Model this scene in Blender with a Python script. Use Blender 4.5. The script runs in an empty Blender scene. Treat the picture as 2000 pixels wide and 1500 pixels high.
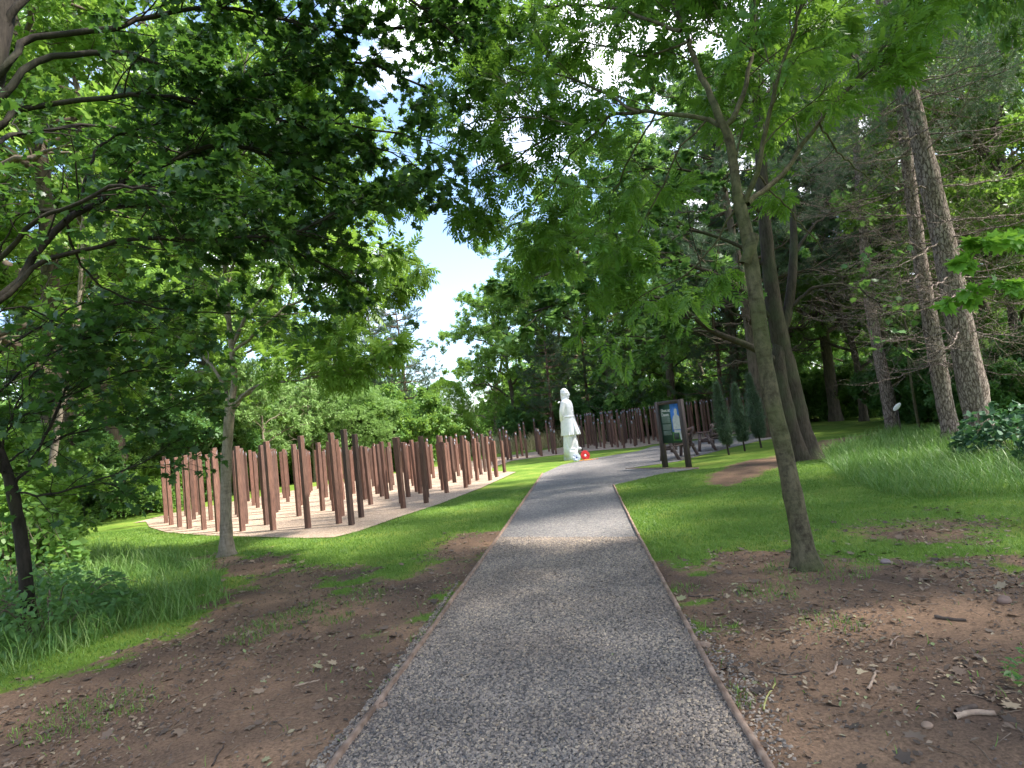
import bpy, math, random
import numpy as np
from mathutils import Vector, Matrix

rad = math.radians
S = bpy.context.scene
COL = S.collection

# ------------------------------------------------------------------ camera
FPX, CX, CY = 1150.0, 1000.0, 750.0          # focal length and centre in photo pixels (2000 x 1500)
PITCH, ROLL, EYE = rad(4.2), rad(6.2), 1.6
fw = np.array([0, math.cos(PITCH), math.sin(PITCH)])
r0 = np.array([1.0, 0, 0]); u0 = np.array([0, -math.sin(PITCH), math.cos(PITCH)])
rt = math.cos(ROLL) * r0 - math.sin(ROLL) * u0
up = math.sin(ROLL) * r0 + math.cos(ROLL) * u0
cd = bpy.data.cameras.new('camera'); cam = bpy.data.objects.new('camera', cd); COL.objects.link(cam)
M = Matrix.Identity(4)
for i in range(3):
    M[i][0], M[i][1], M[i][2] = rt[i], up[i], -fw[i]
M[2][3] = EYE
cam.matrix_world = M
cd.sensor_width = 36; cd.lens = 36 * FPX / 2000.0
cd.clip_start = 0.05; cd.clip_end = 3000
S.camera = cam

# ------------------------------------------------------------------ sky, sun, exposure
SUN_EL, SUN_AZ = rad(54), rad(100)             # azimuth clockwise from +Y (view direction)
w = bpy.data.worlds.new('World'); S.world = w; w.use_nodes = True
nt = w.node_tree; nt.nodes.clear()
N = nt.nodes.new; L = nt.links.new
sky = N('ShaderNodeTexSky'); sky.sky_type = 'NISHITA'; sky.sun_disc = False
sky.sun_elevation = SUN_EL; sky.sun_rotation = SUN_AZ
sky.air_density = 1.0; sky.dust_density = 1.5; sky.ozone_density = 2.0
tc = N('ShaderNodeTexCoord')
mp = N('ShaderNodeMapping'); mp.inputs['Scale'].default_value = (1.0, 1.0, 1.5); mp.inputs['Location'].default_value = (0.35, 0.1, 0.22)
nz = N('ShaderNodeTexNoise'); nz.inputs['Scale'].default_value = 2.6; nz.inputs['Detail'].default_value = 9; nz.inputs['Roughness'].default_value = 0.55
rp = N('ShaderNodeValToRGB'); rp.color_ramp.elements[0].position = 0.52; rp.color_ramp.elements[1].position = 0.62
mx = N('ShaderNodeMixRGB'); mx.inputs['Color2'].default_value = (8.5, 8.7, 9.2, 1)
bg = N('ShaderNodeBackground'); bg.inputs['Strength'].default_value = 0.13
ow = N('ShaderNodeOutputWorld')
L(tc.outputs['Generated'], mp.inputs['Vector']); L(mp.outputs['Vector'], nz.inputs['Vector']); L(nz.outputs['Fac'], rp.inputs['Fac'])
L(rp.outputs['Color'], mx.inputs['Fac']); L(sky.outputs['Color'], mx.inputs['Color1']); L(mx.outputs['Color'], bg.inputs['Color']); L(bg.outputs['Background'], ow.inputs['Surface'])
sl = bpy.data.lights.new('sun', 'SUN'); sl.energy = 3.7; sl.angle = rad(4.0); sl.color = (1.0, 0.95, 0.87)
so = bpy.data.objects.new('sun', sl); COL.objects.link(so)
sd = Vector((math.sin(SUN_AZ) * math.cos(SUN_EL), math.cos(SUN_AZ) * math.cos(SUN_EL), math.sin(SUN_EL)))
so.rotation_euler = sd.to_track_quat('Z', 'Y').to_euler(); so.location = sd * 60
S.view_settings.view_transform = 'Standard'; S.view_settings.look = 'None'
S.view_settings.exposure = 2.0; S.view_settings.gamma = 1.0
S.cycles.max_bounces = 8; S.cycles.diffuse_bounces = 4; S.cycles.transmission_bounces = 6; S.cycles.transparent_max_bounces = 4

# ------------------------------------------------------------------ placing by sight lines
def hor(px): return 835 - (px - 1000) * math.tan(ROLL)
def ray(px, py): return fw + rt * ((px - CX) / FPX) - up * ((py - CY) / FPX)
def G(px, py, z=0.0):
    d = ray(px, py); t = (z - EYE) / d[2]; return np.array([d[0] * t, d[1] * t, z])
def P(px, py, dep):
    d = ray(px, py); t = dep / d[1]; return np.array([d[0] * t, dep, EYE + d[2] * t])
def D(px, dep):
    p = P(px, hor(px), dep); return (p[0], p[1])

# ------------------------------------------------------------------ mesh building
class MB:
    def __init__(s): s.v = []; s.f = []; s.n = 0
    def add(s, V, F):
        V = np.asarray(V, float).reshape(-1, 3)
        if not isinstance(F, list) or (len(F) and np.isscalar(F[0][0])): F = [np.asarray(f).reshape(1, -1) for f in F] if isinstance(F, list) else [F]
        for f in F: s.f.append(np.asarray(f) + s.n)
        s.v.append(V); s.n += len(V)
    def box(s, c, size, rz=0, mat=None):
        x, y, z = [q / 2 for q in size]
        V = np.array([[-x, -y, -z], [x, -y, -z], [x, y, -z], [-x, y, -z], [-x, -y, z], [x, -y, z], [x, y, z], [-x, y, z]])
        if mat is not None: V = V @ np.asarray(mat).T
        if rz:
            a, b = math.cos(rz), math.sin(rz); V = V @ np.array([[a, b, 0], [-b, a, 0], [0, 0, 1]])
        s.add(V + np.asarray(c), [np.array([[0, 3, 2, 1], [4, 5, 6, 7], [0, 1, 5, 4], [1, 2, 6, 5], [2, 3, 7, 6], [3, 0, 4, 7]])])
    def mesh(s, name, mat, smooth=False):
        me = bpy.data.meshes.new(name)
        if not s.v: return me
        V = np.concatenate(s.v); me.vertices.add(len(V)); me.vertices.foreach_set('co', V.astype(np.float32).ravel())
        tot = np.concatenate([np.full(len(f), f.shape[1]) for f in s.f]); idx = np.concatenate([f.ravel() for f in s.f])
        me.loops.add(len(idx)); me.loops.foreach_set('vertex_index', idx.astype(np.int32))
        me.polygons.add(len(tot)); me.polygons.foreach_set('loop_start', np.concatenate([[0], np.cumsum(tot)[:-1]]).astype(np.int32))
        me.update(calc_edges=True)
        if smooth: me.polygons.foreach_set('use_smooth', np.ones(len(tot), bool))
        me.materials.append(mat); return me
    def build(s, name, mat, parent=None, smooth=False, loc=None):
        o = bpy.data.objects.new(name, s.mesh(name, mat, smooth)); COL.objects.link(o)
        if parent is not None: o.parent = parent
        if loc is not None: o.location = loc
        return o

def thing(name, label, cat, loc=(0, 0, 0), rz=0, group=None):
    o = bpy.data.objects.new(name, None); COL.objects.link(o); o.empty_display_size = 0.2
    o.location = loc; o.rotation_euler = (0, 0, rz); tag(o, label, cat, group); return o
def tag(o, label=None, cat=None, group=None, kind=None):
    if label: o['label'] = label
    if cat: o['category'] = cat
    if group: o['group'] = group
    if kind: o['kind'] = kind
    return o
KIDS = {}
def kids(o): return [c for c in COL.objects if c.parent == o]
def dup(root, tree, loc, rz=0, sc=1.0, label=None, group=None, tilt=(0, 0)):
    r = root.copy(); COL.objects.link(r); r.location = loc; r.rotation_euler = (tilt[0], tilt[1], rz)
    r.scale = (sc, sc, sc) if np.isscalar(sc) else sc
    if label: r['label'] = label
    if group: r['group'] = group
    for ch, subs in tree:
        c = ch.copy(); COL.objects.link(c); c.parent = r
        for g in subs:
            d = g.copy(); COL.objects.link(d); d.parent = c
    return r
def treeof(root): return [(c, kids(c)) for c in kids(root)]

def nrm(a): return a / np.maximum(np.linalg.norm(a, axis=-1, keepdims=True), 1e-9)
def inst(mb, tv, tf, pos, X, Y, Z, sc):
    tv = np.asarray(tv, float); sc = np.asarray(sc, float)
    if sc.ndim == 1: sc = sc[:, None]
    q = tv[None] * (sc[:, None, :] if sc.shape[1] == 3 else sc[:, :, None])
    V = pos[:, None] + q[..., 0:1] * X[:, None] + q[..., 1:2] * Y[:, None] + q[..., 2:3] * Z[:, None]
    n, k = len(pos), len(tv)
    mb.add(V.reshape(-1, 3), [(np.asarray(f)[None] + (np.arange(n) * k)[:, None, None]).reshape(-1, np.asarray(f).shape[1]) for f in tf])

# leaf templates: y along the leaf, z its normal
RH_V = [(0, 0, 0), (.24, .35, .06), (.18, .7, .04), (0, 1, -.05), (-.18, .7, .04), (-.24, .35, .06)]
RH_F = [[(0, 1, 2, 3), (0, 3, 4, 5)]]
_h = [(0, .04), (.28, -.08), (.25, .12), (.58, .2), (.4, .38), (.5, .70), (.2, .62), (0, 1.0)]
MP_V = [(x, y, .10 * abs(x) - .1 * y * y) for x, y in _h] + [(-x, y, .10 * abs(x) - .1 * y * y) for x, y in _h[1:-1]]
MP_F = [[(0, 1, 2, 3, 4, 5, 6, 7)], [(0, 7, 13, 12, 11, 10, 9, 8)]]
def pinnate():
    V = []; F = []
    def lf(px, py, ang, ln, wd, tw):
        b = len(V); c, s_ = math.cos(ang), math.sin(ang)
        wd *= 1.25
        for u, v_, h in ((0, 0, 0), (wd, .45, .02), (0, 1, -.03), (-wd, .45, -.02 + tw)):
            x = u * ln; y = v_ * ln
            X = px + x * c + y * s_; Y = py - x * s_ + y * c
            V.append((X, Y, h * ln * 3 - .16 * Y * Y - .08 * v_)); 
        F.append((b, b + 1, b + 2, b + 3))
    for k in range(5):
        y = .22 + k * .16; ln = .34 - .02 * abs(k - 2)
        for sgn in (-1, 1): lf(0, y, sgn * rad(62 - 5 * k), ln, .17, .05 * sgn)
    lf(0, .96, 0, .3, .18, .0)
    b = len(V); V.extend([(-.008, 0, 0), (.008, 0, 0), (.004, .96, -.15), (-.004, .96, -.15)]); F.append((b, b + 1, b + 2, b + 3))
    return V, [F]
PN_V, PN_F = pinnate()
def spray(seed, n=11, spread=1.4, ln=.30, wd=.52):
    g = np.random.default_rng(seed); V = []; F = []
    for k in range(n):
        a = (k / (n - 1) - .5) * spread * 2; o = np.array([g.normal() * .1, abs(g.normal()) * .36, g.normal() * .14])
        d = np.array([math.sin(a), math.cos(a), g.normal() * .35]); d /= np.linalg.norm(d)
        s_ = np.cross(d, [g.normal() * .5, g.normal() * .5, 1]); s_ /= np.linalg.norm(s_); l = ln * g.uniform(.7, 1.3); b = len(V)
        for u, v_ in ((0, 0), (.5, .4), (0, 1), (-.5, .4)): V.append(tuple(o + d * v_ * l + s_ * u * l * wd))
        F.append((b, b + 1, b + 2, b + 3))
    return V, [F]
SPR = [spray(s) for s in range(3)]
def tuft(seed, n=16, wd=.02):
    g = np.random.default_rng(seed); V = []; F = []
    for k in range(n):
        d = np.array([g.normal() * .55, g.uniform(.35, 1), g.normal() * .55]); d /= np.linalg.norm(d)
        s_ = nrm(np.cross(d, g.normal(size=3))); o = np.array([0, g.uniform(-.5, .4), 0]); l = g.uniform(.7, 1.1); b = len(V)
        V += [tuple(o - s_ * wd), tuple(o + s_ * wd), tuple(o + d * l)]; F.append((b, b + 1, b + 2))
    return V, [F]
TUF = [tuft(s) for s in range(3)]

def crom(pts, n):
    p = np.asarray(pts, float); p = np.vstack([2 * p[0] - p[1], p, 2 * p[-1] - p[-2]]); k = len(p) - 3
    t = np.linspace(0, k - 1e-6, n); i = t.astype(int); u = (t - i)[:, None]
    a, b, c, d = p[i], p[i + 1], p[i + 2], p[i + 3]
    return .5 * (2 * b + (c - a) * u + (2 * a - 5 * b + 4 * c - d) * u ** 2 + (3 * b - a - 3 * c + d) * u ** 3)

class Plant:
    """collects limbs (tubes) and leaves, grown in world or local space"""
    def __init__(s, seed): s.g = np.random.default_rng(seed); s.t = {}; s.lp = []; s.ld = []; s.ls = []
    def tube(s, pts, rr, sides):
        s.t.setdefault((len(pts), sides), []).append((np.asarray(pts), np.asarray(rr)))
    def limb(s, pts, ra, rb, n=16, sides=8, wob=.0, pw=1.0):
        p = crom(pts, n)
        if wob: p[1:-1] += s.g.normal(size=(n - 2, 3)) * wob
        r = ra + (rb - ra) * np.linspace(0, 1, n) ** pw
        r = r * (1 + s.g.normal(size=n) * .04); s.tube(p, r, sides); return p, r
    def twig(s, p, d, Ln, r, depth, c):
        g = s.g; n = 5; P_ = [p]; q = p; d = d / np.linalg.norm(d)
        for k in range(n - 1):
            d = d + g.normal(size=3) * c.get('wander', .18) + np.array([0, 0, c.get('up', 0.0)]); d /= np.linalg.norm(d)
            q = q + d * (Ln / (n - 1)); P_.append(q)
        P_ = np.array(P_); s.tube(P_, r * np.linspace(1, .45 if depth else .3, n), 4 if r > .008 else 3)
        if depth > 0:
            nc = c['nc'][depth - 1]
            for k in range(nc):
                t = g.uniform(.2, 1.0) if k else 1.0; i = min(int(t * (n - 1)), n - 2); u = t * (n - 1) - i
                b = P_[i] * (1 - u) + P_[i + 1] * u; ax = nrm(P_[i + 1] - P_[i])
                sd_ = nrm(np.cross(ax, [0, 0, 1]) + 1e-6) * g.choice([-1, 1]); sd_ = nrm(sd_ + g.normal(size=3) * c.get('flat', .45))
                a = c.get('ang', .75) * g.uniform(.6, 1.3)
                s.twig(b, ax * math.cos(a) + sd_ * math.sin(a), Ln * g.uniform(.4, .7) * (1.15 - .4 * t), r * .5, depth - 1, c)
        if depth <= c.get('ldepth', 0):
            m = c['nl'] if depth == 0 else max(1, c['nl'] // 3)
            if c.get('keep') is not None and not c['keep'](P_[-1]): m = 0
            for k in range(m):
                t = g.uniform(.15, 1); i = min(int(t * (n - 1)), n - 2); u = t * (n - 1) - i
                b = P_[i] * (1 - u) + P_[i + 1] * u; ax = nrm(P_[i + 1] - P_[i])
                dd = ax * .8 + nrm(g.normal(size=3)) * .9 + np.array([0, 0, c.get('droop', -.15)])
                s.lp.append(b); s.ld.append(dd); s.ls.append(c['size'] * g.uniform(.6, 1.2))
    def along(s, P_, R_, sp, Ln, depth, c, t0=.15, taper=.5, r_=None):
        """side shoots along a limb every sp metres"""
        g = s.g; seg = np.linalg.norm(np.diff(P_, axis=0), axis=1); cum = np.concatenate([[0], np.cumsum(seg)]); tot = cum[-1]
        x = t0 * tot
        while x < tot:
            i = min(np.searchsorted(cum, x) - 1, len(seg) - 1); i = max(i, 0); u = (x - cum[i]) / seg[i]; b = P_[i] * (1 - u) + P_[i + 1] * u; ax = nrm(P_[i + 1] - P_[i])
            rr = R_[i]; sd_ = nrm(np.cross(ax, [0, 0, 1.0]) + 1e-6) * g.choice([-1, 1]); sd_ = nrm(sd_ + g.normal(size=3) * c.get('flat', .45) + np.array([0, 0, c.get('sideup', .1)]))
            a = c.get('ang', .8) * g.uniform(.7, 1.3)
            s.twig(b, ax * math.cos(a) + sd_ * math.sin(a), Ln * g.uniform(.6, 1.25) * (1 - (1 - taper) * x / tot), min(rr * .6, r_ or .02), depth, c)
            x += sp * g.uniform(.6, 1.4)
        s.twig(P_[-1], P_[-1] - P_[-2], Ln * taper, R_[-1] * .8, depth, c)
    def wood(s, name, mat, parent, org=(0, 0, 0), lobes=None):
        mb = MB(); org = np.asarray(org, float)
        for (n, sides), lst in s.t.items():
            Pn = np.array([a for a, b in lst]) - org; Rn = np.array([b for a, b in lst]); Nn = len(lst)
            T = np.gradient(Pn, axis=1); T = nrm(T); ref = np.where(np.abs(T[:, :1, 2:3]) > .8, np.array([1., 0.1, 0]), np.array([0, 0.1, 1.]))
            U = nrm(np.cross(T, ref)); W = np.cross(T, U); th = np.arange(sides) / sides * 2 * math.pi
            rad_ = Rn[:, :, None] * np.ones(sides)
            if lobes is not None and sides >= 12:
                rad_ = rad_ * (1 + lobes * np.exp(-np.maximum(Pn[:, :, 2], 0) / .16)[:, :, None] * (1 + .45 * np.cos(5 * th + 1)) + .025 * np.sin(3 * th + 6 * Pn[:, :, 2:3]))
            V = Pn[:, :, None] + rad_[..., None] * (np.cos(th)[None, None, :, None] * U[:, :, None] + np.sin(th)[None, None, :, None] * W[:, :, None])
            a = np.arange(n - 1)[:, None] * sides + np.arange(sides)[None]; b = np.arange(n - 1)[:, None] * sides + (np.arange(sides)[None] + 1) % sides
            q = np.stack([a, b, b + sides, a + sides], -1).reshape(-1, 4); F = (q[None] + (np.arange(Nn) * n * sides)[:, None, None]).reshape(-1, 4)
            mb.add(V.reshape(-1, 3), [F])
        return mb.build(name, mat, parent, smooth=True)
    def crown(s, name, mat, parent, tmpl, org=(0, 0, 0), tilt=.35, smooth=False):
        mb = MB()
        if s.lp:
            pos = np.array(s.lp) - np.asarray(org, float); Y = nrm(np.array(s.ld)); sc = np.array(s.ls)
            ref = nrm(np.array([0, 0, 1.0]) + s.g.normal(size=pos.shape) * tilt); X = nrm(np.cross(Y, ref)); Z = np.cross(X, Y)
            tm = tmpl if isinstance(tmpl, list) else [tmpl]; k = s.g.integers(0, len(tm), len(pos))
            for j, (tv, tf) in enumerate(tm):
                m = k == j
                if m.any(): inst(mb, tv, tf, pos[m], X[m], Y[m], Z[m], sc[m])
        return mb.build(name, mat, parent)
def pix(p):
    d = np.asarray(p) - np.array([0, 0, EYE]); z = d @ fw; return CX + FPX * (d @ rt) / z, CY - FPX * (d @ up) / z
def thin(T, rules):
    """opens a crown: rules are (sight polygon, share of fine growth removed)"""
    g = np.random.default_rng(8)
    lp = np.array(T.lp); u, v = pix(lp); kill = np.zeros(len(lp), bool)
    for poly, pr in rules: kill |= (sdf(u, v, np.array(poly, float)) > 0) & (g.random(len(lp)) < pr)
    k = ~kill; T.lp = list(lp[k]); T.ld = list(np.array(T.ld)[k]); T.ls = list(np.array(T.ls)[k])
    for key, lst in T.t.items():
        if key[0] > 5: continue
        u, v = pix(np.array([a[-1] for a, b in lst])); kill = np.zeros(len(lst), bool)
        for poly, pr in rules: kill |= (sdf(u, v, np.array(poly, float)) > 0) & (g.random(len(lst)) < pr)
        T.t[key] = [q for q, k_ in zip(lst, kill) if not k_]
GAP = [([(770, 470), (840, 430), (900, 440), (935, 480), (900, 560), (885, 640), (900, 720), (945, 800), (900, 770), (850, 730), (840, 660), (800, 590), (830, 520)], 1.0), ([(800, 60), (900, 90), (940, 200), (960, 330), (900, 400), (800, 380), (740, 300), (700, 180)], .55)]
MAPLE = (MP_V, MP_F); PINN = (PN_V, PN_F); RHOMB = (RH_V, RH_F)

# ------------------------------------------------------------------ materials
def newmat(name):
    m = bpy.data.materials.new(name); m.use_nodes = True; t = m.node_tree; b = t.nodes['Principled BSDF']; return m, t, b
def node(t, k, **kw):
    n = t.nodes.new(k)
    for a, v in kw.items():
        if a in n.inputs: n.inputs[a].default_value = v
        else: setattr(n, a, v)
    return n
def ramp(t, stops):
    r = t.nodes.new('ShaderNodeValToRGB'); e = r.color_ramp.elements
    while len(e) < len(stops): e.new(0.5)
    for k, (p, c) in enumerate(stops): e[k].position = p; e[k].color = tuple(c) + (1,)
    return r
def leafmat(name, cols, trans=(.16, .30, .02), tf=.38, rough=.45, clump=1.2):
    m, t, b = newmat(name); l = t.links.new
    ge = node(t, 'ShaderNodeNewGeometry'); rp_ = ramp(t, [(i / (len(cols) - 1), c) for i, c in enumerate(cols)])
    co = node(t, 'ShaderNodeTexCoord'); nz_ = node(t, 'ShaderNodeTexNoise', Scale=clump, Detail=2.0); l(co.outputs['Object'], nz_.inputs['Vector'])
    ad = node(t, 'ShaderNodeMath', operation='MULTIPLY_ADD'); ad.inputs[1].default_value = .55; l(ge.outputs['Random Per Island'], ad.inputs[0])
    a2 = node(t, 'ShaderNodeMath', operation='MULTIPLY_ADD'); a2.inputs[1].default_value = 1.3; a2.inputs[2].default_value = -.42; l(nz_.outputs['Fac'], a2.inputs[0]); l(a2.outputs[0], ad.inputs[2])
    l(ad.outputs[0], rp_.inputs['Fac']); l(rp_.outputs['Color'], b.inputs['Base Color'])
    b.inputs['Roughness'].default_value = rough; b.inputs['Specular IOR Level'].default_value = .35
    tr = node(t, 'ShaderNodeBsdfTranslucent'); mxc = node(t, 'ShaderNodeMixRGB', blend_type='MULTIPLY'); mxc.inputs['Fac'].default_value = 0
    mc = node(t, 'ShaderNodeMixRGB'); mc.inputs['Fac'].default_value = .6; l(rp_.outputs['Color'], mc.inputs['Color1']); mc.inputs['Color2'].default_value = tuple(trans) + (1,); l(mc.outputs['Color'], tr.inputs['Color'])
    ms = node(t, 'ShaderNodeMixShader'); ms.inputs['Fac'].default_value = tf; l(b.outputs[0], ms.inputs[1]); l(tr.outputs[0], ms.inputs[2])
    l(ms.outputs[0], t.nodes['Material Output'].inputs['Surface']); return m
def bark(name, c1, c2, c3, scale=(9, 9, 2.2), bump=.5, lichen=.35, vor=False, horiz=False):
    m, t, b = newmat(name); l = t.links.new; co = node(t, 'ShaderNodeTexCoord'); mp_ = node(t, 'ShaderNodeMapping'); mp_.inputs['Scale'].default_value = scale
    l(co.outputs['Object'], mp_.inputs['Vector'])
    n1 = node(t, 'ShaderNodeTexNoise', Scale=2.5, Detail=8.0, Roughness=.65); l(mp_.outputs['Vector'], n1.inputs['Vector'])
    n2 = node(t, 'ShaderNodeTexNoise', Scale=1.6, Detail=4.0); l(co.outputs['Object'], n2.inputs['Vector'])
    r1 = ramp(t, [(.35, c1), (.62, c2)]); l(n1.outputs['Fac'], r1.inputs['Fac'])
    r2 = ramp(t, [(.45, (0, 0, 0)), (.65, (lichen,) * 3)]); l(n2.outputs['Fac'], r2.inputs['Fac'])
    mc = node(t, 'ShaderNodeMixRGB'); l(r2.outputs['Color'], mc.inputs['Fac']); l(r1.outputs['Color'], mc.inputs['Color1']); mc.inputs['Color2'].default_value = tuple(c3) + (1,)
    out = mc.outputs['Color']; h = n1.outputs['Fac']
    if vor:
        v = node(t, 'ShaderNodeTexVoronoi', Scale=1.7, feature='DISTANCE_TO_EDGE'); w_ = node(t, 'ShaderNodeMixRGB', blend_type='ADD'); w_.inputs['Fac'].default_value = .8
        l(mp_.outputs['Vector'], w_.inputs['Color1']); l(n1.outputs['Color'], w_.inputs['Color2']); l(w_.outputs['Color'], v.inputs['Vector'])
        rv = ramp(t, [(0, (.25, .22, .2)), (.16, (1, 1, 1))]); l(v.outputs['Distance'], rv.inputs['Fac'])
        mu = node(t, 'ShaderNodeMixRGB', blend_type='MULTIPLY'); mu.inputs['Fac'].default_value = 1; l(out, mu.inputs['Color1']); l(rv.outputs['Color'], mu.inputs['Color2']); out = mu.outputs['Color']
        sm = node(t, 'ShaderNodeMath', operation='MULTIPLY'); l(n1.outputs['Fac'], sm.inputs[0]); l(rv.outputs['Color'], sm.inputs[1]); h = sm.outputs[0]
    if horiz:
        mh = node(t, 'ShaderNodeMapping'); mh.inputs['Scale'].default_value = (5, 5, 17); l(co.outputs['Object'], mh.inputs['Vector'])
        nh = node(t, 'ShaderNodeTexNoise', Scale=1.5, Detail=3.0); l(mh.outputs['Vector'], nh.inputs['Vector']); rh = ramp(t, [(.36, (.35, .33, .3)), (.5, (1, 1, 1))]); l(nh.outputs['Fac'], rh.inputs['Fac'])
        mu = node(t, 'ShaderNodeMixRGB', blend_type='MULTIPLY'); mu.inputs['Fac'].default_value = .38; l(out, mu.inputs['Color1']); l(rh.outputs['Color'], mu.inputs['Color2']); out = mu.outputs['Color']
    l(out, b.inputs['Base Color']); b.inputs['Roughness'].default_value = .9; b.inputs['Specular IOR Level'].default_value = .15
    bp = node(t, 'ShaderNodeBump', Strength=bump, Distance=.03); l(h, bp.inputs['Height']); l(bp.outputs['Normal'], b.inputs['Normal']); return m
def plain(name, c1, c2=None, sc=8, rough=.7, bump=0, spec=.3, stretch=(1, 1, 1), detail=5, bd=.01):
    m, t, b = newmat(name); l = t.links.new; co = node(t, 'ShaderNodeTexCoord'); mp_ = node(t, 'ShaderNodeMapping'); mp_.inputs['Scale'].default_value = stretch; l(co.outputs['Object'], mp_.inputs['Vector'])
    n1 = node(t, 'ShaderNodeTexNoise', Scale=float(sc), Detail=float(detail), Roughness=.6); l(mp_.outputs['Vector'], n1.inputs['Vector'])
    r = ramp(t, [(.35, c1), (.65, c2 or c1)]); l(n1.outputs['Fac'], r.inputs['Fac']); l(r.outputs['Color'], b.inputs['Base Color'])
    b.inputs['Roughness'].default_value = rough; b.inputs['Specular IOR Level'].default_value = spec
    if bump:
        bp = node(t, 'ShaderNodeBump', Strength=bump, Distance=bd); l(n1.outputs['Fac'], bp.inputs['Height']); l(bp.outputs['Normal'], b.inputs['Normal'])
    return m

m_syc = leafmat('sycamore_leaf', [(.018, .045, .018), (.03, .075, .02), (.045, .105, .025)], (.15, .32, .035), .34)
m_mid = leafmat('broad_leaf', [(.07, .15, .03), (.115, .23, .05), (.18, .30, .07)], (.34, .52, .08), .42, clump=.9)
m_bright = leafmat('bright_leaf', [(.10, .20, .03), (.16, .29, .045), (.23, .35, .06)], (.26, .42, .05), .42, clump=.9)
m_ash = leafmat('ash_leaf', [(.05, .12, .02), (.075, .17, .025), (.11, .21, .03)], (.26, .46, .05), .5)
m_pale = leafmat('pale_leaf', [(.17, .29, .09), (.24, .38, .12), (.30, .44, .15)], (.26, .42, .10), .36)
m_dark = leafmat('dark_leaf', [(.045, .11, .035), (.075, .17, .05), (.12, .23, .07)], (.24, .42, .07), .4)
m_pine = leafmat('pine_needle', [(.045, .09, .055), (.075, .13, .07), (.11, .17, .085)], (.12, .2, .07), .25)
m_cyp = leafmat('cypress_spray', [(.035, .05, .032), (.09, .145, .085), (.17, .25, .15)], (.1, .18, .08), .15, clump=2.5)
m_ivy = leafmat('ivy_leaf', [(.02, .06, .03), (.04, .10, .05), (.06, .14, .06)], (.10, .24, .06), .25, rough=.55, clump=2)
m_spray = leafmat('lime_leaf', [(.10, .24, .03), (.14, .30, .04), (.18, .36, .05)], (.30, .55, .05), .45)
b_dark = bark('dark_bark', (.025, .02, .015), (.06, .048, .036), (.06, .075, .035), lichen=.4)
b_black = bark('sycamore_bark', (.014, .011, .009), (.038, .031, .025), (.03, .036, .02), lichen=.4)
b_ash = bark('ash_bark', (.040, .034, .022), (.12, .104, .066), (.07, .08, .03), lichen=.8, bump=.6, scale=(8, 8, 4.5), horiz=True)
b_grey = bark('grey_bark', (.13, .105, .08), (.27, .225, .175), (.14, .125, .07), lichen=.5, bump=.35, horiz=True)
b_pine = bark('pine_bark', (.16, .12, .10), (.38, .30, .265), (.26, .22, .19), scale=(10, 10, 3.2), bump=1.0, vor=True, lichen=.4)
b_red = bark('red_pine_bark', (.12, .075, .055), (.28, .185, .14), (.2, .14, .1), scale=(9, 9, 3), bump=.8, vor=True)
b_twig = bark('dry_twig_bark', (.07, .052, .038), (.16, .12, .085), (.09, .10, .055), lichen=.5, bump=.2)
b_back = bark('woodland_bark', (.05, .04, .03), (.13, .10, .075), (.09, .09, .05), lichen=.4, bump=.4)

# ------------------------------------------------------------------ ground masks
rng = np.random.default_rng(5)
def sdf(x, y, poly):
    """signed distance, positive inside"""
    poly = np.asarray(poly)[:, :2]; d = np.full(x.shape, 1e9); ins = np.zeros(x.shape, bool)
    for (ax, ay), (bx, by) in zip(poly, np.roll(poly, -1, 0)):
        ex, ey = bx - ax, by - ay; t = np.clip(((x - ax) * ex + (y - ay) * ey) / (ex * ex + ey * ey + 1e-12), 0, 1)
        d = np.minimum(d, np.hypot(x - ax - t * ex, y - ay - t * ey))
        c = ((ay > y) != (by > y)) & (x < ex * (y - ay) / (ey if abs(ey) > 1e-9 else 1e-9) + ax); ins ^= c
    return np.where(ins, d, -d)
def vnoise(x, y, sc, seed):
    g = np.random.default_rng(seed); T = g.random((64, 64)); X = x * sc + 100; Y = y * sc + 100; i = np.floor(X).astype(int); j = np.floor(Y).astype(int); u = X - i; v = Y - j
    u = u * u * (3 - 2 * u); v = v * v * (3 - 2 * v); f = lambda a, b: T[a % 64, b % 64]
    return (f(i, j) * (1 - u) + f(i + 1, j) * u) * (1 - v) + (f(i, j + 1) * (1 - u) + f(i + 1, j + 1) * u) * v
def fbm(x, y, sc, seed): return (vnoise(x, y, sc, seed) * .5 + vnoise(x, y, sc * 2.1, seed + 1) * .3 + vnoise(x, y, sc * 4.3, seed + 2) * .2)
PX = lambda L_: [G(a, b)[:2] for a, b in L_]
pl = PX([(652, 1500), (732, 1390), (800, 1297), (876, 1186), (925, 1112), (974, 1050), (1015, 988), (1060, 925)])
pr = PX([(1500, 1500), (1400, 1334), (1328, 1198), (1285, 1115), (1248, 1050), (1215, 985), (1198, 948)])
def ext(a, b, d): v = (a - b) / np.linalg.norm(a - b); return a + v * d
pl0 = ext(pl[0], pl[1], 7.0); pr0 = ext(pr[0], pr[1], 7.0)
path = [pl0] + pl + PX([(1097, 908), (1160, 895), (1247, 881), (1275, 872), (1340, 863), (1400, 855), (1480, 846), (1540, 838)]) + PX([(1545, 850), (1480, 862), (1420, 876), (1325, 901), (1222, 915.5), (1365, 915), (1290, 926)]) + pr[::-1] + [pr0]
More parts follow.
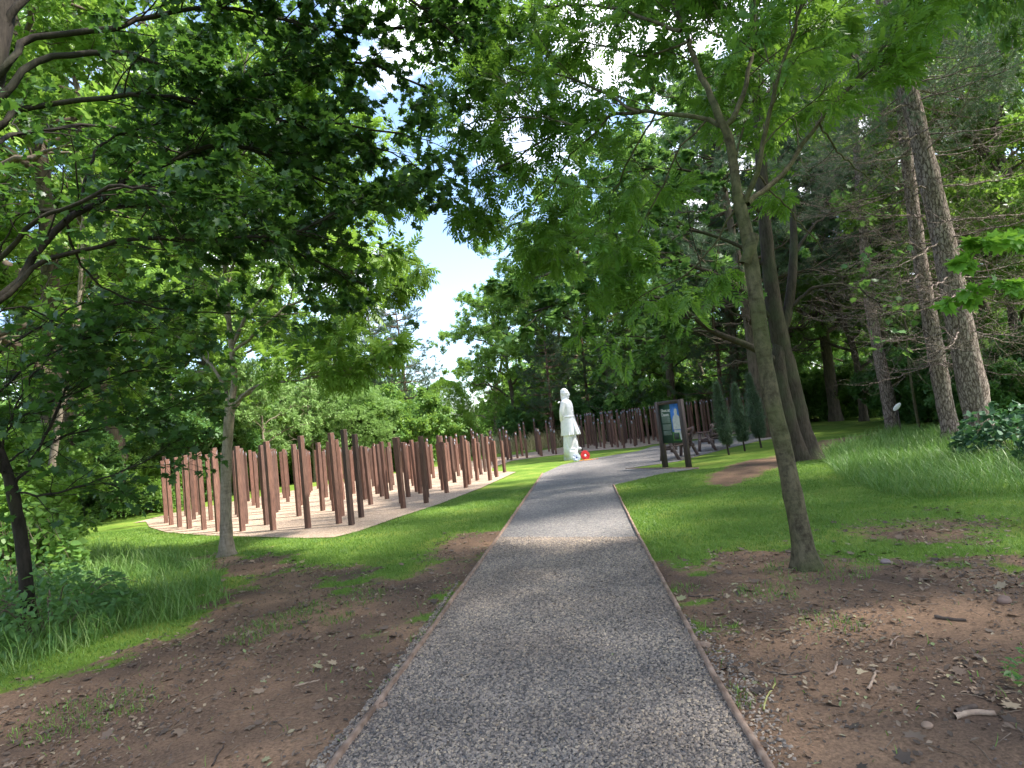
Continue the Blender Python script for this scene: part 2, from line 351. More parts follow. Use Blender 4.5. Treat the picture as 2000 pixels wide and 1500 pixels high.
bed = PX([(285, 1019), (292, 1030), (325, 1040), (400, 1046), (500, 1049), (600, 1051.5), (652, 1050), (700, 1038), (780, 1010), (860, 984), (940, 953), (1008, 922), (960, 920.5), (962, 913), (1000, 900), (1060, 892), (1117, 886), (1165, 880), (1245, 874), (1277, 868), (1340, 860), (1400, 852), (1480, 843)]) + \
      [np.array(q, float) for q in ((17.5, 42), (11, 42), (3.2, 38.2), (0.3, 35), (-3, 32.5), (-5.4, 29.5), (-8.8, 25.5), (-10.4, 22.3), (-11.6, 19.5), (-11.6, 17.6))]
soilL = PX([(-300, 1420), (0, 1335), (150, 1285), (300, 1235), (420, 1195), (470, 1150), (400, 1110), (400, 1088), (560, 1085), (640, 1112), (700, 1140), (830, 1110), (870, 1068), (960, 1040), (980, 1042), (900, 1160), (652, 1500), (300, 1900), (-300, 1900)])
soilR = PX([(1262, 1085), (1330, 1120), (1440, 1118), (1410, 1082), (1560, 1076), (1660, 1092), (1760, 1088), (1900, 1098), (2300, 1120), (2600, 1900), (1700, 1900), (1500, 1500), (1330, 1200)])
patch1 = PX([(1370, 940), (1440, 905), (1520, 890), (1600, 862), (1720, 846), (1725, 856), (1610, 882), (1530, 912), (1420, 948)])
patch2 = PX([(1700, 1030), (1800, 1008), (1900, 1015), (1910, 1050), (1800, 1060), (1700, 1062)])
patch3 = PX([(830, 1100), (860, 1065), (960, 1045), (950, 1100)])
def soil(x, y):
    n = fbm(x, y, 1.3, 11) - .5; n2 = fbm(x, y, 5.0, 17) - .5
    m = np.maximum(sdf(x, y, soilL), sdf(x, y, soilR)) + n * 1.7 + n2 * .9
    m = np.maximum(m, sdf(x, y, patch1) + n * .5 + n2 * .3); m = np.maximum(m, sdf(x, y, patch2) * .6 + n * .5 - .08 + n2 * .4)
    m = np.maximum(m, sdf(x, y, patch3) + n * .8)
    return m + np.where(y < 3.9, .9, 0) - np.where((y > 3.9) & (y < 4.2), 0, 0)  # > 0 bare earth
def gz(x, y):
    x = np.asarray(x, float); y = np.asarray(y, float); d = np.maximum(sdf(x, y, path), sdf(x, y, bed))
    k = np.clip(-d / .5, 0, 1); return -.016 * np.clip((d + .04) / .08, 0, 1) + k * ((fbm(x, y, .5, 31) - .5) * .10 + (fbm(x, y, 3, 37) - .5) * .03)
def gz1(x, y): return float(gz(np.array([x]), np.array([y]))[0])
def axis(lo, hi, fine, far, step):
    a = np.arange(lo, hi, fine); l_ = lo - np.cumsum(step * 1.35 ** np.arange(26)); r_ = hi + np.cumsum(step * 1.35 ** np.arange(26)); return np.concatenate([l_[::-1], a, r_])
xs = axis(-13, 15, .10, 2000, .3); ys = axis(-1, 36, .10, 2000, .3)
Xg, Yg = np.meshgrid(xs, ys); X1, Y1 = Xg.ravel(), Yg.ravel(); Z1 = gz(X1, Y1)
nx, ny = len(xs), len(ys); a = (np.arange(ny - 1)[:, None] * nx + np.arange(nx - 1)[None]).ravel()
mb = MB(); mb.add(np.stack([X1, Y1, Z1], 1), [np.stack([a, a + 1, a + nx + 1, a + nx], 1)])

m_ground, t, b = newmat('ground'); l = t.links.new
co = node(t, 'ShaderNodeTexCoord'); at = node(t, 'ShaderNodeAttribute', attribute_name='bare_earth')
nA = node(t, 'ShaderNodeTexNoise', Scale=9.0, Detail=6.0, Roughness=.7); nB = node(t, 'ShaderNodeTexNoise', Scale=55.0, Detail=5.0, Roughness=.7); nC = node(t, 'ShaderNodeTexNoise', Scale=1.1, Detail=4.0); nD = node(t, 'ShaderNodeTexNoise', Scale=.35, Detail=3.0)
for q in (nA, nB, nC, nD): l(co.outputs['Object'], q.inputs['Vector'])
e1 = node(t, 'ShaderNodeMath', operation='MULTIPLY_ADD'); e1.inputs[1].default_value = .9; l(nA.outputs['Fac'], e1.inputs[0]); l(at.outputs['Fac'], e1.inputs[2])
mr = ramp(t, [(.42, (0, 0, 0)), (.58, (1, 1, 1))]); l(e1.outputs[0], mr.inputs['Fac'])
g1 = ramp(t, [(.3, (.085, .15, .022)), (.5, (.125, .205, .035)), (.72, (.21, .25, .055))]); l(nC.outputs['Fac'], g1.inputs['Fac'])
g2 = ramp(t, [(.3, (.55, .55, .5)), (.7, (1.2, 1.2, 1.0))]); l(nB.outputs['Fac'], g2.inputs['Fac'])
gm = node(t, 'ShaderNodeMixRGB', blend_type='MULTIPLY'); gm.inputs['Fac'].default_value = 1; l(g1.outputs['Color'], gm.inputs['Color1']); l(g2.outputs['Color'], gm.inputs['Color2'])
s1 = ramp(t, [(.3, (.10, .068, .050)), (.5, (.185, .118, .078)), (.68, (.30, .185, .115))]); l(nC.outputs['Fac'], s1.inputs['Fac'])
s2 = ramp(t, [(.3, (.5, .5, .5)), (.55, (1, 1, 1)), (.8, (1.5, 1.45, 1.35))]); l(nB.outputs['Fac'], s2.inputs['Fac'])
sm = node(t, 'ShaderNodeMixRGB', blend_type='MULTIPLY'); sm.inputs['Fac'].default_value = 1; l(s1.outputs['Color'], sm.inputs['Color1']); l(s2.outputs['Color'], sm.inputs['Color2'])
fm = node(t, 'ShaderNodeMixRGB'); l(mr.outputs['Color'], fm.inputs['Fac']); l(gm.outputs['Color'], fm.inputs['Color1']); l(sm.outputs['Color'], fm.inputs['Color2']); l(fm.outputs['Color'], b.inputs['Base Color'])
b.inputs['Roughness'].default_value = .95; b.inputs['Specular IOR Level'].default_value = .1
bp = node(t, 'ShaderNodeBump', Strength=.6, Distance=.02); l(nB.outputs['Fac'], bp.inputs['Height']); l(bp.outputs['Normal'], b.inputs['Normal'])
go = mb.build('ground', m_ground, smooth=True); tag(go, 'mown lawn and bare woodland earth around the path', kind='structure')
att = go.data.attributes.new('bare_earth', 'FLOAT', 'POINT'); att.data.foreach_set('value', np.clip(soil(X1, Y1) * .9 + .05, -1, 1).astype(np.float32))

# gravel path and gravel bed sheets
def chipmat(name, stops, sc, bd, bumpd=.02):
    m, t, b = newmat(name); l = t.links.new; co = node(t, 'ShaderNodeTexCoord'); mp_ = node(t, 'ShaderNodeMapping'); mp_.inputs['Scale'].default_value = (1, 1, 1); l(co.outputs['Object'], mp_.inputs['Vector'])
    v = node(t, 'ShaderNodeTexVoronoi', Scale=float(sc)); l(mp_.outputs['Vector'], v.inputs['Vector']); se = node(t, 'ShaderNodeSeparateColor'); l(v.outputs['Color'], se.inputs['Color'])
    r = ramp(t, stops); l(se.outputs['Red'], r.inputs['Fac']); n = node(t, 'ShaderNodeTexNoise', Scale=.8, Detail=4.0); l(co.outputs['Object'], n.inputs['Vector']); rn = ramp(t, [(.35, (.8, .8, .8)), (.65, (1.12, 1.1, 1.06))]); l(n.outputs['Fac'], rn.inputs['Fac'])
    mu = node(t, 'ShaderNodeMixRGB', blend_type='MULTIPLY'); mu.inputs['Fac'].default_value = 1; l(r.outputs['Color'], mu.inputs['Color1']); l(rn.outputs['Color'], mu.inputs['Color2'])
    dk = ramp(t, [(.0, (1, 1, 1)), (.8, (.35, .35, .35))]); l(v.outputs['Distance'], dk.inputs['Fac']); m2 = node(t, 'ShaderNodeMixRGB', blend_type='MULTIPLY'); m2.inputs['Fac'].default_value = .8; l(mu.outputs['Color'], m2.inputs['Color1']); l(dk.outputs['Color'], m2.inputs['Color2'])
    l(m2.outputs['Color'], b.inputs['Base Color']); b.inputs['Roughness'].default_value = .8
    bp = node(t, 'ShaderNodeBump', Strength=bd, Distance=bumpd, invert=True); l(v.outputs['Distance'], bp.inputs['Height']); l(bp.outputs['Normal'], b.inputs['Normal']); return m
m_path = chipmat('slate_gravel', [(0, (.12, .115, .118)), (.5, (.25, .235, .23)), (.85, (.35, .32, .295)), (1, (.40, .34, .29))], 48, .9)
m_bed = chipmat('pea_gravel', [(0, (.35, .245, .175)), (.5, (.52, .385, .28)), (1, (.68, .53, .40))], 42, .7)
def sheet(name, poly, z, mat, label):
    me = bpy.data.meshes.new(name); from mathutils.geometry import tessellate_polygon
    pv = [Vector((p[0], p[1], z)) for p in poly]; tr = tessellate_polygon([pv]); me.from_pydata([tuple(q) for q in pv], [], [tuple(q) for q in tr]); me.materials.append(mat)
    if len(me.polygons) and me.polygons[0].normal.z < 0: me.flip_normals()
    o = bpy.data.objects.new(name, me); COL.objects.link(o); tag(o, label, kind='structure'); return o
sheet('gravel_path', path, .004, m_path, 'grey slate gravel path between timber edging boards')
def rnd_in(poly, n, g):
    p = np.asarray(poly); lo, hi = p.min(0), p.max(0); out = np.zeros((0, 2))
    while len(out) < n:
        q = g.uniform(lo, hi, (n * 2, 2)); out = np.vstack([out, q[sdf(q[:, 0], q[:, 1], p) > 0]])
    return out[:n]
sheet('gravel_bed', bed, .008, m_bed, 'pale pinkish gravel bed under the memorial posts')
# loose chips in the near path
g = np.random.default_rng(3)
CH_V = [(-.5, -.3, 0), (.45, -.38, 0), (.55, .25, 0), (-.4, .4, 0), (-.35, -.2, .3), (.3, -.26, .36), (.36, .16, .28), (-.25, .27, .33)]
CH_F = [[(4, 5, 6, 7), (0, 1, 5, 4), (1, 2, 6, 5), (2, 3, 7, 6), (3, 0, 4, 7)]]
def chips(name, pts, smin, smax, mat, label, g, z0=.004):
    n = len(pts); th = g.uniform(0, 6.28, n); Z = nrm(np.stack([g.normal(size=n) * .35, g.normal(size=n) * .35, np.ones(n)], 1)); X = nrm(np.cross(np.stack([-np.sin(th), np.cos(th), 0 * th], 1), Z)); Y = np.cross(Z, X)
    sc = g.uniform(smin, smax, n)[:, None] * np.stack([g.uniform(.7, 1.25, n), g.uniform(.6, 1.1, n), g.uniform(.5, 1.1, n)], 1)
    pos = np.stack([pts[:, 0], pts[:, 1], (gz(pts[:, 0], pts[:, 1]) if z0 is None else np.full(n, z0)) + g.uniform(-.002, .006, n)], 1); mb = MB(); inst(mb, CH_V, CH_F, pos, X, Y, Z, sc)
    o = mb.build(name, mat); tag(o, label, 'gravel', kind='stuff'); return o
m_chip, t, b = newmat('slate_chip'); ge = node(t, 'ShaderNodeNewGeometry'); r = ramp(t, [(0, (.085, .073, .066)), (.4, (.20, .17, .15)), (.75, (.31, .258, .212)), (.93, (.33, .265, .20)), (1, (.46, .37, .27))]); t.links.new(ge.outputs['Random Per Island'], r.inputs['Fac']); co_ = node(t, 'ShaderNodeTexCoord'); nn = node(t, 'ShaderNodeTexNoise', Scale=1.3, Detail=3.0); t.links.new(co_.outputs['Object'], nn.inputs['Vector']); rn_ = ramp(t, [(.35, (.82, .78, .74)), (.65, (1.25, 1.2, 1.12))]); t.links.new(nn.outputs['Fac'], rn_.inputs['Fac']); mu_ = node(t, 'ShaderNodeMixRGB', blend_type='MULTIPLY'); mu_.inputs['Fac'].default_value = 1; t.links.new(r.outputs['Color'], mu_.inputs['Color1']); t.links.new(rn_.outputs['Color'], mu_.inputs['Color2']); t.links.new(mu_.outputs['Color'], b.inputs['Base Color']); b.inputs['Roughness'].default_value = .7
near = [ext(pl[0], pl[1], .6)] + pl[:6] + pr[:5][::-1] + [ext(pr[0], pr[1], .6)]
q = rnd_in(near, 130000, g); d_ = np.hypot(q[:, 0], q[:, 1]); q = q[g.random(len(q)) < np.clip(1.35 - d_ / 12, .25, 1)]
chips('slate_chips', q, .011, .025, m_chip, 'loose slate chips covering the near path', g)
q = rnd_in(PX([(600, 1500), (705, 1390), (860, 1180), (900, 1130), (735, 1385), (650, 1500)]), 1500, g); chips('spilled_slate_chips', q, .012, .026, m_chip, 'slate chips spilled on the earth beside the left edging board', g, None)
q = rnd_in(PX([(1502, 1500), (1402, 1334), (1335, 1198), (1400, 1250), (1500, 1330), (1560, 1500)]), 600, g); chips('scattered_slate_chips', q, .012, .026, m_chip, 'slate chips scattered on the earth beside the right edging board', g, None)

# timber edging boards
m_board = plain('weathered_board', (.16, .10, .07), (.30, .21, .155), 14, .85, .3, stretch=(1, 1, .5))
def board(a_, b_, label, h=.035, wd=.032):
    d = b_ - a_; ln = np.linalg.norm(d); ang = math.atan2(d[1], d[0]); mb = MB(); k = max(2, int(ln / .25))
    xs_ = np.linspace(0, ln, k + 1); V = []; gg = np.random.default_rng(int(abs(a_[0] * 977 + a_[1] * 131)))
    for x in xs_:
        wv = gg.normal() * .003; hh = h + gg.normal() * .003; V += [(x, -wd / 2 + wv, -.05), (x, wd / 2 + wv, -.05), (x, wd / 2 + wv - .002, hh), (x, -wd / 2 + wv + .002, hh)]
    F = []
    for i in range(k):
        c = i * 4
        F += [(c + j, c + (j + 1) % 4, c + 4 + (j + 1) % 4, c + 4 + j) for j in range(4)]
    F += [(0, 3, 2, 1), (4 * k, 4 * k + 1, 4 * k + 2, 4 * k + 3)]
    mb.add(V, [np.array(F)]); o = mb.build('edging_board', m_board, loc=(a_[0], a_[1], 0)); o.rotation_euler = (0, 0, ang); tag(o, label, 'edging board', 'timber boards edging the gravel path'); return o
for a_, b_, lb in [(pl0, pl[1], 'nearest timber board along the left path edge'), (pl[1], pl[3], 'second timber board along the left path edge, beside the bare earth'),
                   (pl[3], pl[5], 'third timber board on the left path edge where it meets the lawn'), (pl[5], pl[7], 'farthest pale board on the left path edge beside the lawn'),
                   (pr0, pr[1], 'nearest timber board along the right path edge'), (pr[1], pr[2], 'timber board on the right path edge beyond the broken joint'),
                   (pr[2], pr[4], 'worn timber board on the right path edge by the small grass tuft'), (pr[4], pr[6], 'farthest timber board on the right path edge beside the grass')]:
    v = nrm(b_ - a_); board(a_ + v * .004, b_ - v * .004, lb)
bi = PX([(1222, 915.5), (1365, 915)]); board(bi[0], bi[1], 'dark edging board along the grass island under the information sign', .03)
for (q1, q2, lb) in [((1362, 1262), (1386, 1264), 'short splintered stake end poking out beside the right edging board'), ((733, 1385), (757, 1382), 'short pale splinter lying across the left edging board')]:
    a_, b_ = PX([q1, q2]); o = board(a_, b_, lb, .03, .03); o.name = 'wood_splinter'; o['category'] = 'wood splinter'; del o['group']

# ------------------------------------------------------------------ memorial posts
m_post = plain('post_timber', (.092, .052, .040), (.18, .102, .077), 9, .6, .15, stretch=(6, 6, .8), spec=.35)
def objvar(m, lo, hi):
    t = m.node_tree; b = t.nodes['Principled BSDF']; src = b.inputs['Base Color'].links[0].from_socket; oi = t.nodes.new('ShaderNodeObjectInfo'); rr = ramp(t, [(0, (lo,) * 3), (1, hi)]); t.links.new(oi.outputs['Random'], rr.inputs['Fac'])
    mu = node(t, 'ShaderNodeMixRGB', blend_type='MULTIPLY'); mu.inputs['Fac'].default_value = 1; t.links.new(src, mu.inputs['Color1']); t.links.new(rr.outputs['Color'], mu.inputs['Color2']); t.links.new(mu.outputs['Color'], b.inputs['Base Color'])
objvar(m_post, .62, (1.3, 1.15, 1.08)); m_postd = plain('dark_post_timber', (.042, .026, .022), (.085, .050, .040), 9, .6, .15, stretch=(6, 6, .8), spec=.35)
m_plate, t, b = newmat('name_plate_metal'); co = node(t, 'ShaderNodeTexCoord'); l = t.links.new
bk = node(t, 'ShaderNodeTexBrick', Scale=1.0); mp_ = node(t, 'ShaderNodeMapping'); mp_.inputs['Scale'].default_value = (38, 38, 38); mp_.inputs['Rotation'].default_value = (rad(90), 0, 0); l(co.outputs['Object'], mp_.inputs['Vector']); l(mp_.outputs['Vector'], bk.inputs['Vector'])
bk.inputs['Color1'].default_value = (.55, .55, .6, 1); bk.inputs['Color2'].default_value = (.06, .06, .07, 1); bk.inputs['Mortar'].default_value = (.05, .05, .06, 1); bk.inputs['Mortar Size'].default_value = .12; bk.inputs['Row Height'].default_value = .55; bk.inputs['Brick Width'].default_value = 1.3
l(bk.outputs['Color'], b.inputs['Base Color']); b.inputs['Roughness'].default_value = .4
STAT = G(1118, 897)[:2]
def make_post(label):
    t_ = thing('memorial_post', label, 'post', group='timber posts of the memorial in the gravel bed')
    import bmesh
    bm = bmesh.new(); bmesh.ops.create_cube(bm, size=1)
    for v in bm.verts: v.co = (v.co.x * .097, v.co.y * .097, v.co.z * 2.2 + .8)
    bmesh.ops.bevel(bm, geom=[e for e in bm.edges], offset=.006, segments=1, affect='EDGES')
    me = bpy.data.meshes.new('shaft'); bm.to_mesh(me); bm.free(); me.materials.append(m_post)
    s_ = bpy.data.objects.new('shaft', me); COL.objects.link(s_); s_.parent = t_
    mb = MB(); mb.box((0, .0515, 1.78), (.085, .006, .13)); mb.build('name_plate', m_plate, t_); return t_
front_px = [(687, 1026), (602, 1032), (534, 1036), (474, 1038), (427, 1038.5), (399, 1035), (370, 1033), (351, 1030), (335, 1026), (325, 1022)]
edge_px = [(706, 1011), (785, 983), (866, 958), (932, 939), (986, 923)]
mid_px = [(798, 971), (815, 961), (827, 951), (870, 950), (888, 943), (908, 932), (948, 922), (725, 986)]
pts = [(G(a_, b_)[:2], 'F') for a_, b_ in front_px] + [(G(a_, b_)[:2], 'E') for a_, b_ in edge_px] + [(G(a_, b_)[:2], 'M') for a_, b_ in mid_px]
DARK = []; RING = []; g = np.random.default_rng(21); ctr = np.array(STAT); bedp = np.array(bed)
for k, Rr in enumerate(np.arange(4.2, 16, .9)):
    n = int(2 * math.pi * Rr / .86)
    for j in range(n):
        th = (j + (k * .618) % 1) / n * 2 * math.pi; p = ctr + Rr * np.array([math.cos(th), math.sin(th)]) + g.normal(size=2) * .17
        if sdf(p[:1], p[1:], bedp)[0] < .28: continue
        if min(np.hypot(*(p - q_[0])) for q_ in pts) < .54: continue
        if np.hypot(*(p - ctr)) > 14.0 and p[1] < 14.5: continue
        if g.random() < .03: continue
        pts.append((p, 'I'))
        RING.append((len(pts) - 1, k, (math.degrees(th) + 10) % 360))
ORD = ['first', 'second', 'third', 'fourth', 'fifth', 'sixth', 'seventh', 'eighth', 'ninth', 'tenth', 'eleventh', 'twelfth', 'thirteenth', 'fourteenth']
NUM = lambda q: ORD[q] if q < 14 else {0: 'th', 1: 'st', 2: 'nd', 3: 'rd'}.get(0, 'th') and f"{q + 1}{'th' if 10 <= (q + 1) % 100 <= 20 else {1: 'st', 2: 'nd', 3: 'rd'}.get((q + 1) % 10, 'th')}"
RL = {}
for kr in range(14):
    mem = sorted([(a_, i_) for i_, k_, a_ in RING if k_ == kr])
    for j_, (a_, i_) in enumerate(mem): RL[i_] = f"reddish brown post {NUM(j_)} from the sign end in the {NUM(kr)} curved row from the statue"
pr_ = make_post('x'); prt = treeof(pr_); first = True
labs = {'F': ['tallest near post at the front corner of the gravel bed', 'post next left of the tall near corner post', 'third post from the front corner, right of the grey tree trunk', 'post just right of the grey tree trunk', 'post hidden beside the left flank of the grey tree trunk', 'broad post second left of the grey tree trunk', 'post near the left end, fourth from the end of the front row', 'third post from the left end of the curved front row', 'second post from the left end of the curved front row', 'leftmost post of the curved front row'],
        'E': ['dark post directly behind the tall near corner post', 'nearest post of the right gravel edge cluster, beyond the corner posts', 'middle post of the slanting right gravel edge beside the lawn', 'post near the tip of the gravel edge, second from the tip', 'short post standing alone at the gravel tip nearest the path']}
cnt = {'F': 0, 'E': 0}; NP = 0
for p, kd in pts:
    if kd in cnt: lb = labs[kd][cnt[kd]]; cnt[kd] += 1
    else:
        lb = RL.get(NP) or 'reddish brown post ' + NUM(NP - 15) + ' in the cluster along the right gravel edge'
    f = np.array(ctr) - p; rz = math.atan2(f[1], f[0]) - math.pi / 2 + g.normal() * .05
    Rp = np.hypot(*f); av = math.degrees(math.atan2(-f[1], -f[0])); bk = 1.0 if 10 < av < 150 else 0.0
    H = 1.14 + .070 * (Rp - 4.3) + bk * .065 * (Rp - 4.3) + g.normal() * .05; H = float(np.clip(H, 1.12, 2.0)) if kd == 'I' else {'F': [1.93, 1.9, 1.87, 1.84, 1.84, 1.82, 1.79, 1.77, 1.75, 1.73], 'E': [1.83, 1.67, 1.58, 1.38, 1.16]}.get(kd, [1.5] * 10)[(cnt[kd] - 1) if kd in cnt else 0] + (0 if kd in cnt else g.normal() * .05)
    z = H - 1.9
    if first:
        o = pr_; first = False; o['label'] = lb; o.rotation_euler = (g.normal() * .006, g.normal() * .006, rz)
    else: o = dup(pr_, prt, (0, 0, 0), rz, label=lb, tilt=(g.normal() * .007, g.normal() * .007))
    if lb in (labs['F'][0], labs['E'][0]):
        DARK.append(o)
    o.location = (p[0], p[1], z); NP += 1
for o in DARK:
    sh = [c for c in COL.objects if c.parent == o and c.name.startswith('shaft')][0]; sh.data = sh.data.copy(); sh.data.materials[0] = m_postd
print('posts', NP)

# ------------------------------------------------------------------ statue (facing right), pedestal, wreaths
m_stone = plain('white_concrete', (.74, .75, .77), (.86, .86, .86), 7, .75, .25, bd=.01)
def loft(mb, secs, n=28):
    """secs: z, cx, cy, rx, ry"""
    V = []; th = np.arange(n) / n * 2 * math.pi
    for z, cx_, cy_, rx, ry in secs:
        for a_ in th: V.append((cx_ + rx * math.copysign(abs(math.cos(a_)) ** .85, math.cos(a_)), cy_ + ry * math.copysign(abs(math.sin(a_)) ** .85, math.sin(a_)), z))
    F = [(i * n + j, i * n + (j + 1) % n, (i + 1) * n + (j + 1) % n, (i + 1) * n + j) for i in range(len(secs) - 1) for j in range(n)]
    V.append((secs[0][1], secs[0][2], secs[0][0])); V.append((secs[-1][1], secs[-1][2], secs[-1][0])); b0 = len(V) - 2; tn = (len(secs) - 1) * n
    T = [(b0, (j + 1) % n, j) for j in range(n)] + [(b0 + 1, tn + j, tn + (j + 1) % n) for j in range(n)]
    mb.add(V, [np.array(F), np.array(T)])
def blob(mb, c, r, n=16, m=10, rot=None):
    V = []; 
    for i in range(m + 1):
        ph = math.pi * i / m
        for j in range(n):
            th = 2 * math.pi * j / n; V.append((r[0] * math.sin(ph) * math.cos(th), r[1] * math.sin(ph) * math.sin(th), r[2] * math.cos(ph)))
    V = np.array(V)
    if rot is not None: V = V @ np.array(Matrix.Rotation(rot[0], 3, rot[1])).T
    mb.add(V + np.array(c), [np.array([(i * n + j, i * n + (j + 1) % n, (i + 1) * n + (j + 1) % n, (i + 1) * n + j) for i in range(m) for j in range(n)])])
def capsule(mb, pts_, rs, sides=12):
    pl_ = Plant(1); p = crom(pts_, 14); r_ = np.interp(np.linspace(0, 1, 14), np.linspace(0, 1, len(rs)), rs); T = nrm(np.gradient(p, axis=0)); U = nrm(np.cross(T, [.1, 1, .1])); W = np.cross(T, U); th = np.arange(sides) / sides * 2 * math.pi
    V = p[:, None] + r_[:, None, None] * (np.cos(th)[None, :, None] * U[:, None] + np.sin(th)[None, :, None] * W[:, None])
    F = [(i * sides + j, i * sides + (j + 1) % sides, (i + 1) * sides + (j + 1) % sides, (i + 1) * sides + j) for i in range(13) for j in range(sides)]
    VV = list(V.reshape(-1, 3)) + [p[0], p[-1]]; c0 = 14 * sides; T2 = [(c0, (j + 1) % sides, j) for j in range(sides)] + [(c0 + 1, 13 * sides + j, 13 * sides + (j + 1) % sides) for j in range(sides)]
    mb.add(VV, [np.array(F), np.array(T2)])
    blob(mb, p[0], (rs[0],) * 3); blob(mb, p[-1], (rs[-1],) * 3)
def remeshed(mb, name, mat, parent, vox, sm=6):
    o = mb.build(name, mat, parent, smooth=True); md = o.modifiers.new('r', 'REMESH'); md.mode = 'VOXEL'; md.voxel_size = vox; md.use_smooth_shade = True
    if sm: m2 = o.modifiers.new('s', 'SMOOTH'); m2.factor = .5; m2.iterations = sm
    dg = bpy.context.evaluated_depsgraph_get(); me = bpy.data.meshes.new_from_object(o.evaluated_get(dg)); o.modifiers.clear(); o.data = me
    if not me.materials: me.materials.append(mat)
    return o
SR = rad(-28)
st = thing('memorial_statue', 'tall white statue of a blindfolded man in a long coat, hands behind his back', 'statue', (STAT[0], STAT[1], gz1(*STAT)), SR)
# local: +x is where he faces
bd_ = MB()
loft(bd_, [(1.02, 0, 0, .33, .33), (1.2, 0, 0, .335, .32), (1.45, -.005, 0, .32, .30), (1.7, -.01, 0, .285, .28), (1.84, -.01, 0, .262, .268), (2.0, 0, 0, .258, .285), (2.2, .01, 0, .25, .305), (2.36, .0, 0, .215, .315), (2.46, -.01, 0, .175, .28), (2.53, 0, 0, .12, .17), (2.58, .01, 0, .095, .1)], 32)
capsule(bd_, [(0.0, -.28, 2.40), (-.08, -.34, 2.1), (-.13, -.31, 1.86), (-.22, -.16, 1.68), (-.25, -.02, 1.60)], [.105, .10, .09, .072, .06])
capsule(bd_, [(0.0, .28, 2.40), (-.08, .34, 2.1), (-.13, .31, 1.86), (-.22, .16, 1.66), (-.26, .04, 1.56)], [.105, .10, .09, .072, .06])
# hands: palms and fingers, clasped
for sy, z0 in ((-1, 1.60), (1, 1.55)):
    blob(bd_, (-.27, sy * .01, z0 - .04), (.045, .06, .085))
    for f_ in range(4): capsule(bd_, [(-.27, sy * (.035 - .024 * f_), z0 - .10), (-.285, sy * (.035 - .024 * f_) - sy * .01, z0 - .15), (-.27, sy * (.03 - .02 * f_), z0 - (.185 + .01 * (f_ % 3)))], [.016, .015, .012], 8)
    capsule(bd_, [(-.25, sy * .06, z0 - .03), (-.27, sy * .085, z0 - .09), (-.27, sy * .07, z0 - .13)], [.018, .016, .013], 8)
# legs in trousers and boots
capsule(bd_, [(.02, -.11, 1.15), (.03, -.11, .8), (.0, -.12, .58), (.0, -.13, .47)], [.175, .165, .14, .11])
capsule(bd_, [(.05, .10, 1.15), (.10, .10, .8), (.14, .11, .58), (.16, .12, .45)], [.185, .17, .15, .12])
blob(bd_, (.08, -.13, .42), (.19, .085, .08)); blob(bd_, (.22, .14, .42), (.2, .085, .08))
# hood-like collar and lapels
capsule(bd_, [(.03, -.14, 2.52), (.16, -.13, 2.42), (.24, -.07, 2.2), (.255, -.02, 2.0)], [.03, .034, .028, .02], 8)
capsule(bd_, [(.03, .14, 2.52), (.16, .13, 2.42), (.24, .07, 2.2), (.255, .02, 2.0)], [.03, .034, .028, .02], 8)
capsule(bd_, [(-.10, -.10, 2.53), (-.13, 0, 2.55), (-.10, .10, 2.53)], [.04, .045, .04], 8)
# coat folds and the open front edge flaring forward
for a_, rr in ((-1.25, .022), (-.75, .026), (-.3, .03), (.3, .03), (.8, .024), (2.3, .024), (2.9, .024), (3.6, .024), (4.3, .02)):
    c_, s_ = math.cos(a_), math.sin(a_); capsule(bd_, [(c_ * .235, s_ * .24, 1.72), (c_ * .29, s_ * .28, 1.4), (c_ * .345, s_ * .335, 1.04)], [.006, rr * .8, rr * 1.3], 8)
capsule(bd_, [(.22, -.05, 1.95), (.26, -.09, 1.6), (.36, -.13, 1.25), (.43, -.15, 1.05)], [.03, .05, .055, .05])
capsule(bd_, [(.22, .05, 1.95), (.26, .09, 1.6), (.35, .12, 1.25), (.40, .14, 1.05)], [.03, .05, .055, .05])
remeshed(bd_, 'body', m_stone, st, .014, 3)
bt = MB(); loft(bt, [(1.765, -.01, 0, .284, .294), (1.775, -.01, 0, .290, .30), (1.835, -.01, 0, .280, .292), (1.845, -.01, 0, .272, .286)], 36); bt.build('belt', m_stone, st, smooth=True)
hd = MB()
blob(hd, (.0, 0, 2.80), (.165, .135, .19), 20, 14); blob(hd, (.055, 0, 2.70), (.115, .10, .13), 18, 12); capsule(hd, [(-.02, 0, 2.5), (0, 0, 2.65)], [.125, .12]); capsule(hd, [(-.10, 0, 2.78), (-.12, 0, 2.64), (-.09, 0, 2.52)], [.09, .085, .10])
capsule(hd, [(.16, 0, 2.79), (.205, 0, 2.72), (.19, 0, 2.70)], [.018, .028, .022], 8)                       # nose
capsule(hd, [(.155, -.035, 2.655), (.17, 0, 2.657), (.155, .035, 2.655)], [.012, .017, .012], 8); blob(hd, (.135, 0, 2.595), (.04, .045, .032))
for sy in (-1, 1): blob(hd, (-.005, sy * .135, 2.755), (.035, .018, .052))
remeshed(hd, 'head', m_stone, st, .010, 3)
bf = MB(); loft(bf, [(2.775, .0, 0, .176, .146), (2.785, .0, 0, .182, .151), (2.83, .0, 0, .181, .150), (2.84, .0, 0, .174, .144)], 30)
capsule(bf, [(-.165, 0, 2.80), (-.185, .01, 2.78), (-.165, .03, 2.70), (-.135, .03, 2.62)], [.022, .028, .022, .02], 8); capsule(bf, [(-.17, 0, 2.80), (-.17, -.03, 2.74), (-.14, -.04, 2.66)], [.02, .02, .014], 8)
bf.build('blindfold', m_stone, st, smooth=True)
hr = MB(); blob(hr, (-.025, 0, 2.835), (.165, .142, .175), 20, 12)
gh = np.random.default_rng(2)
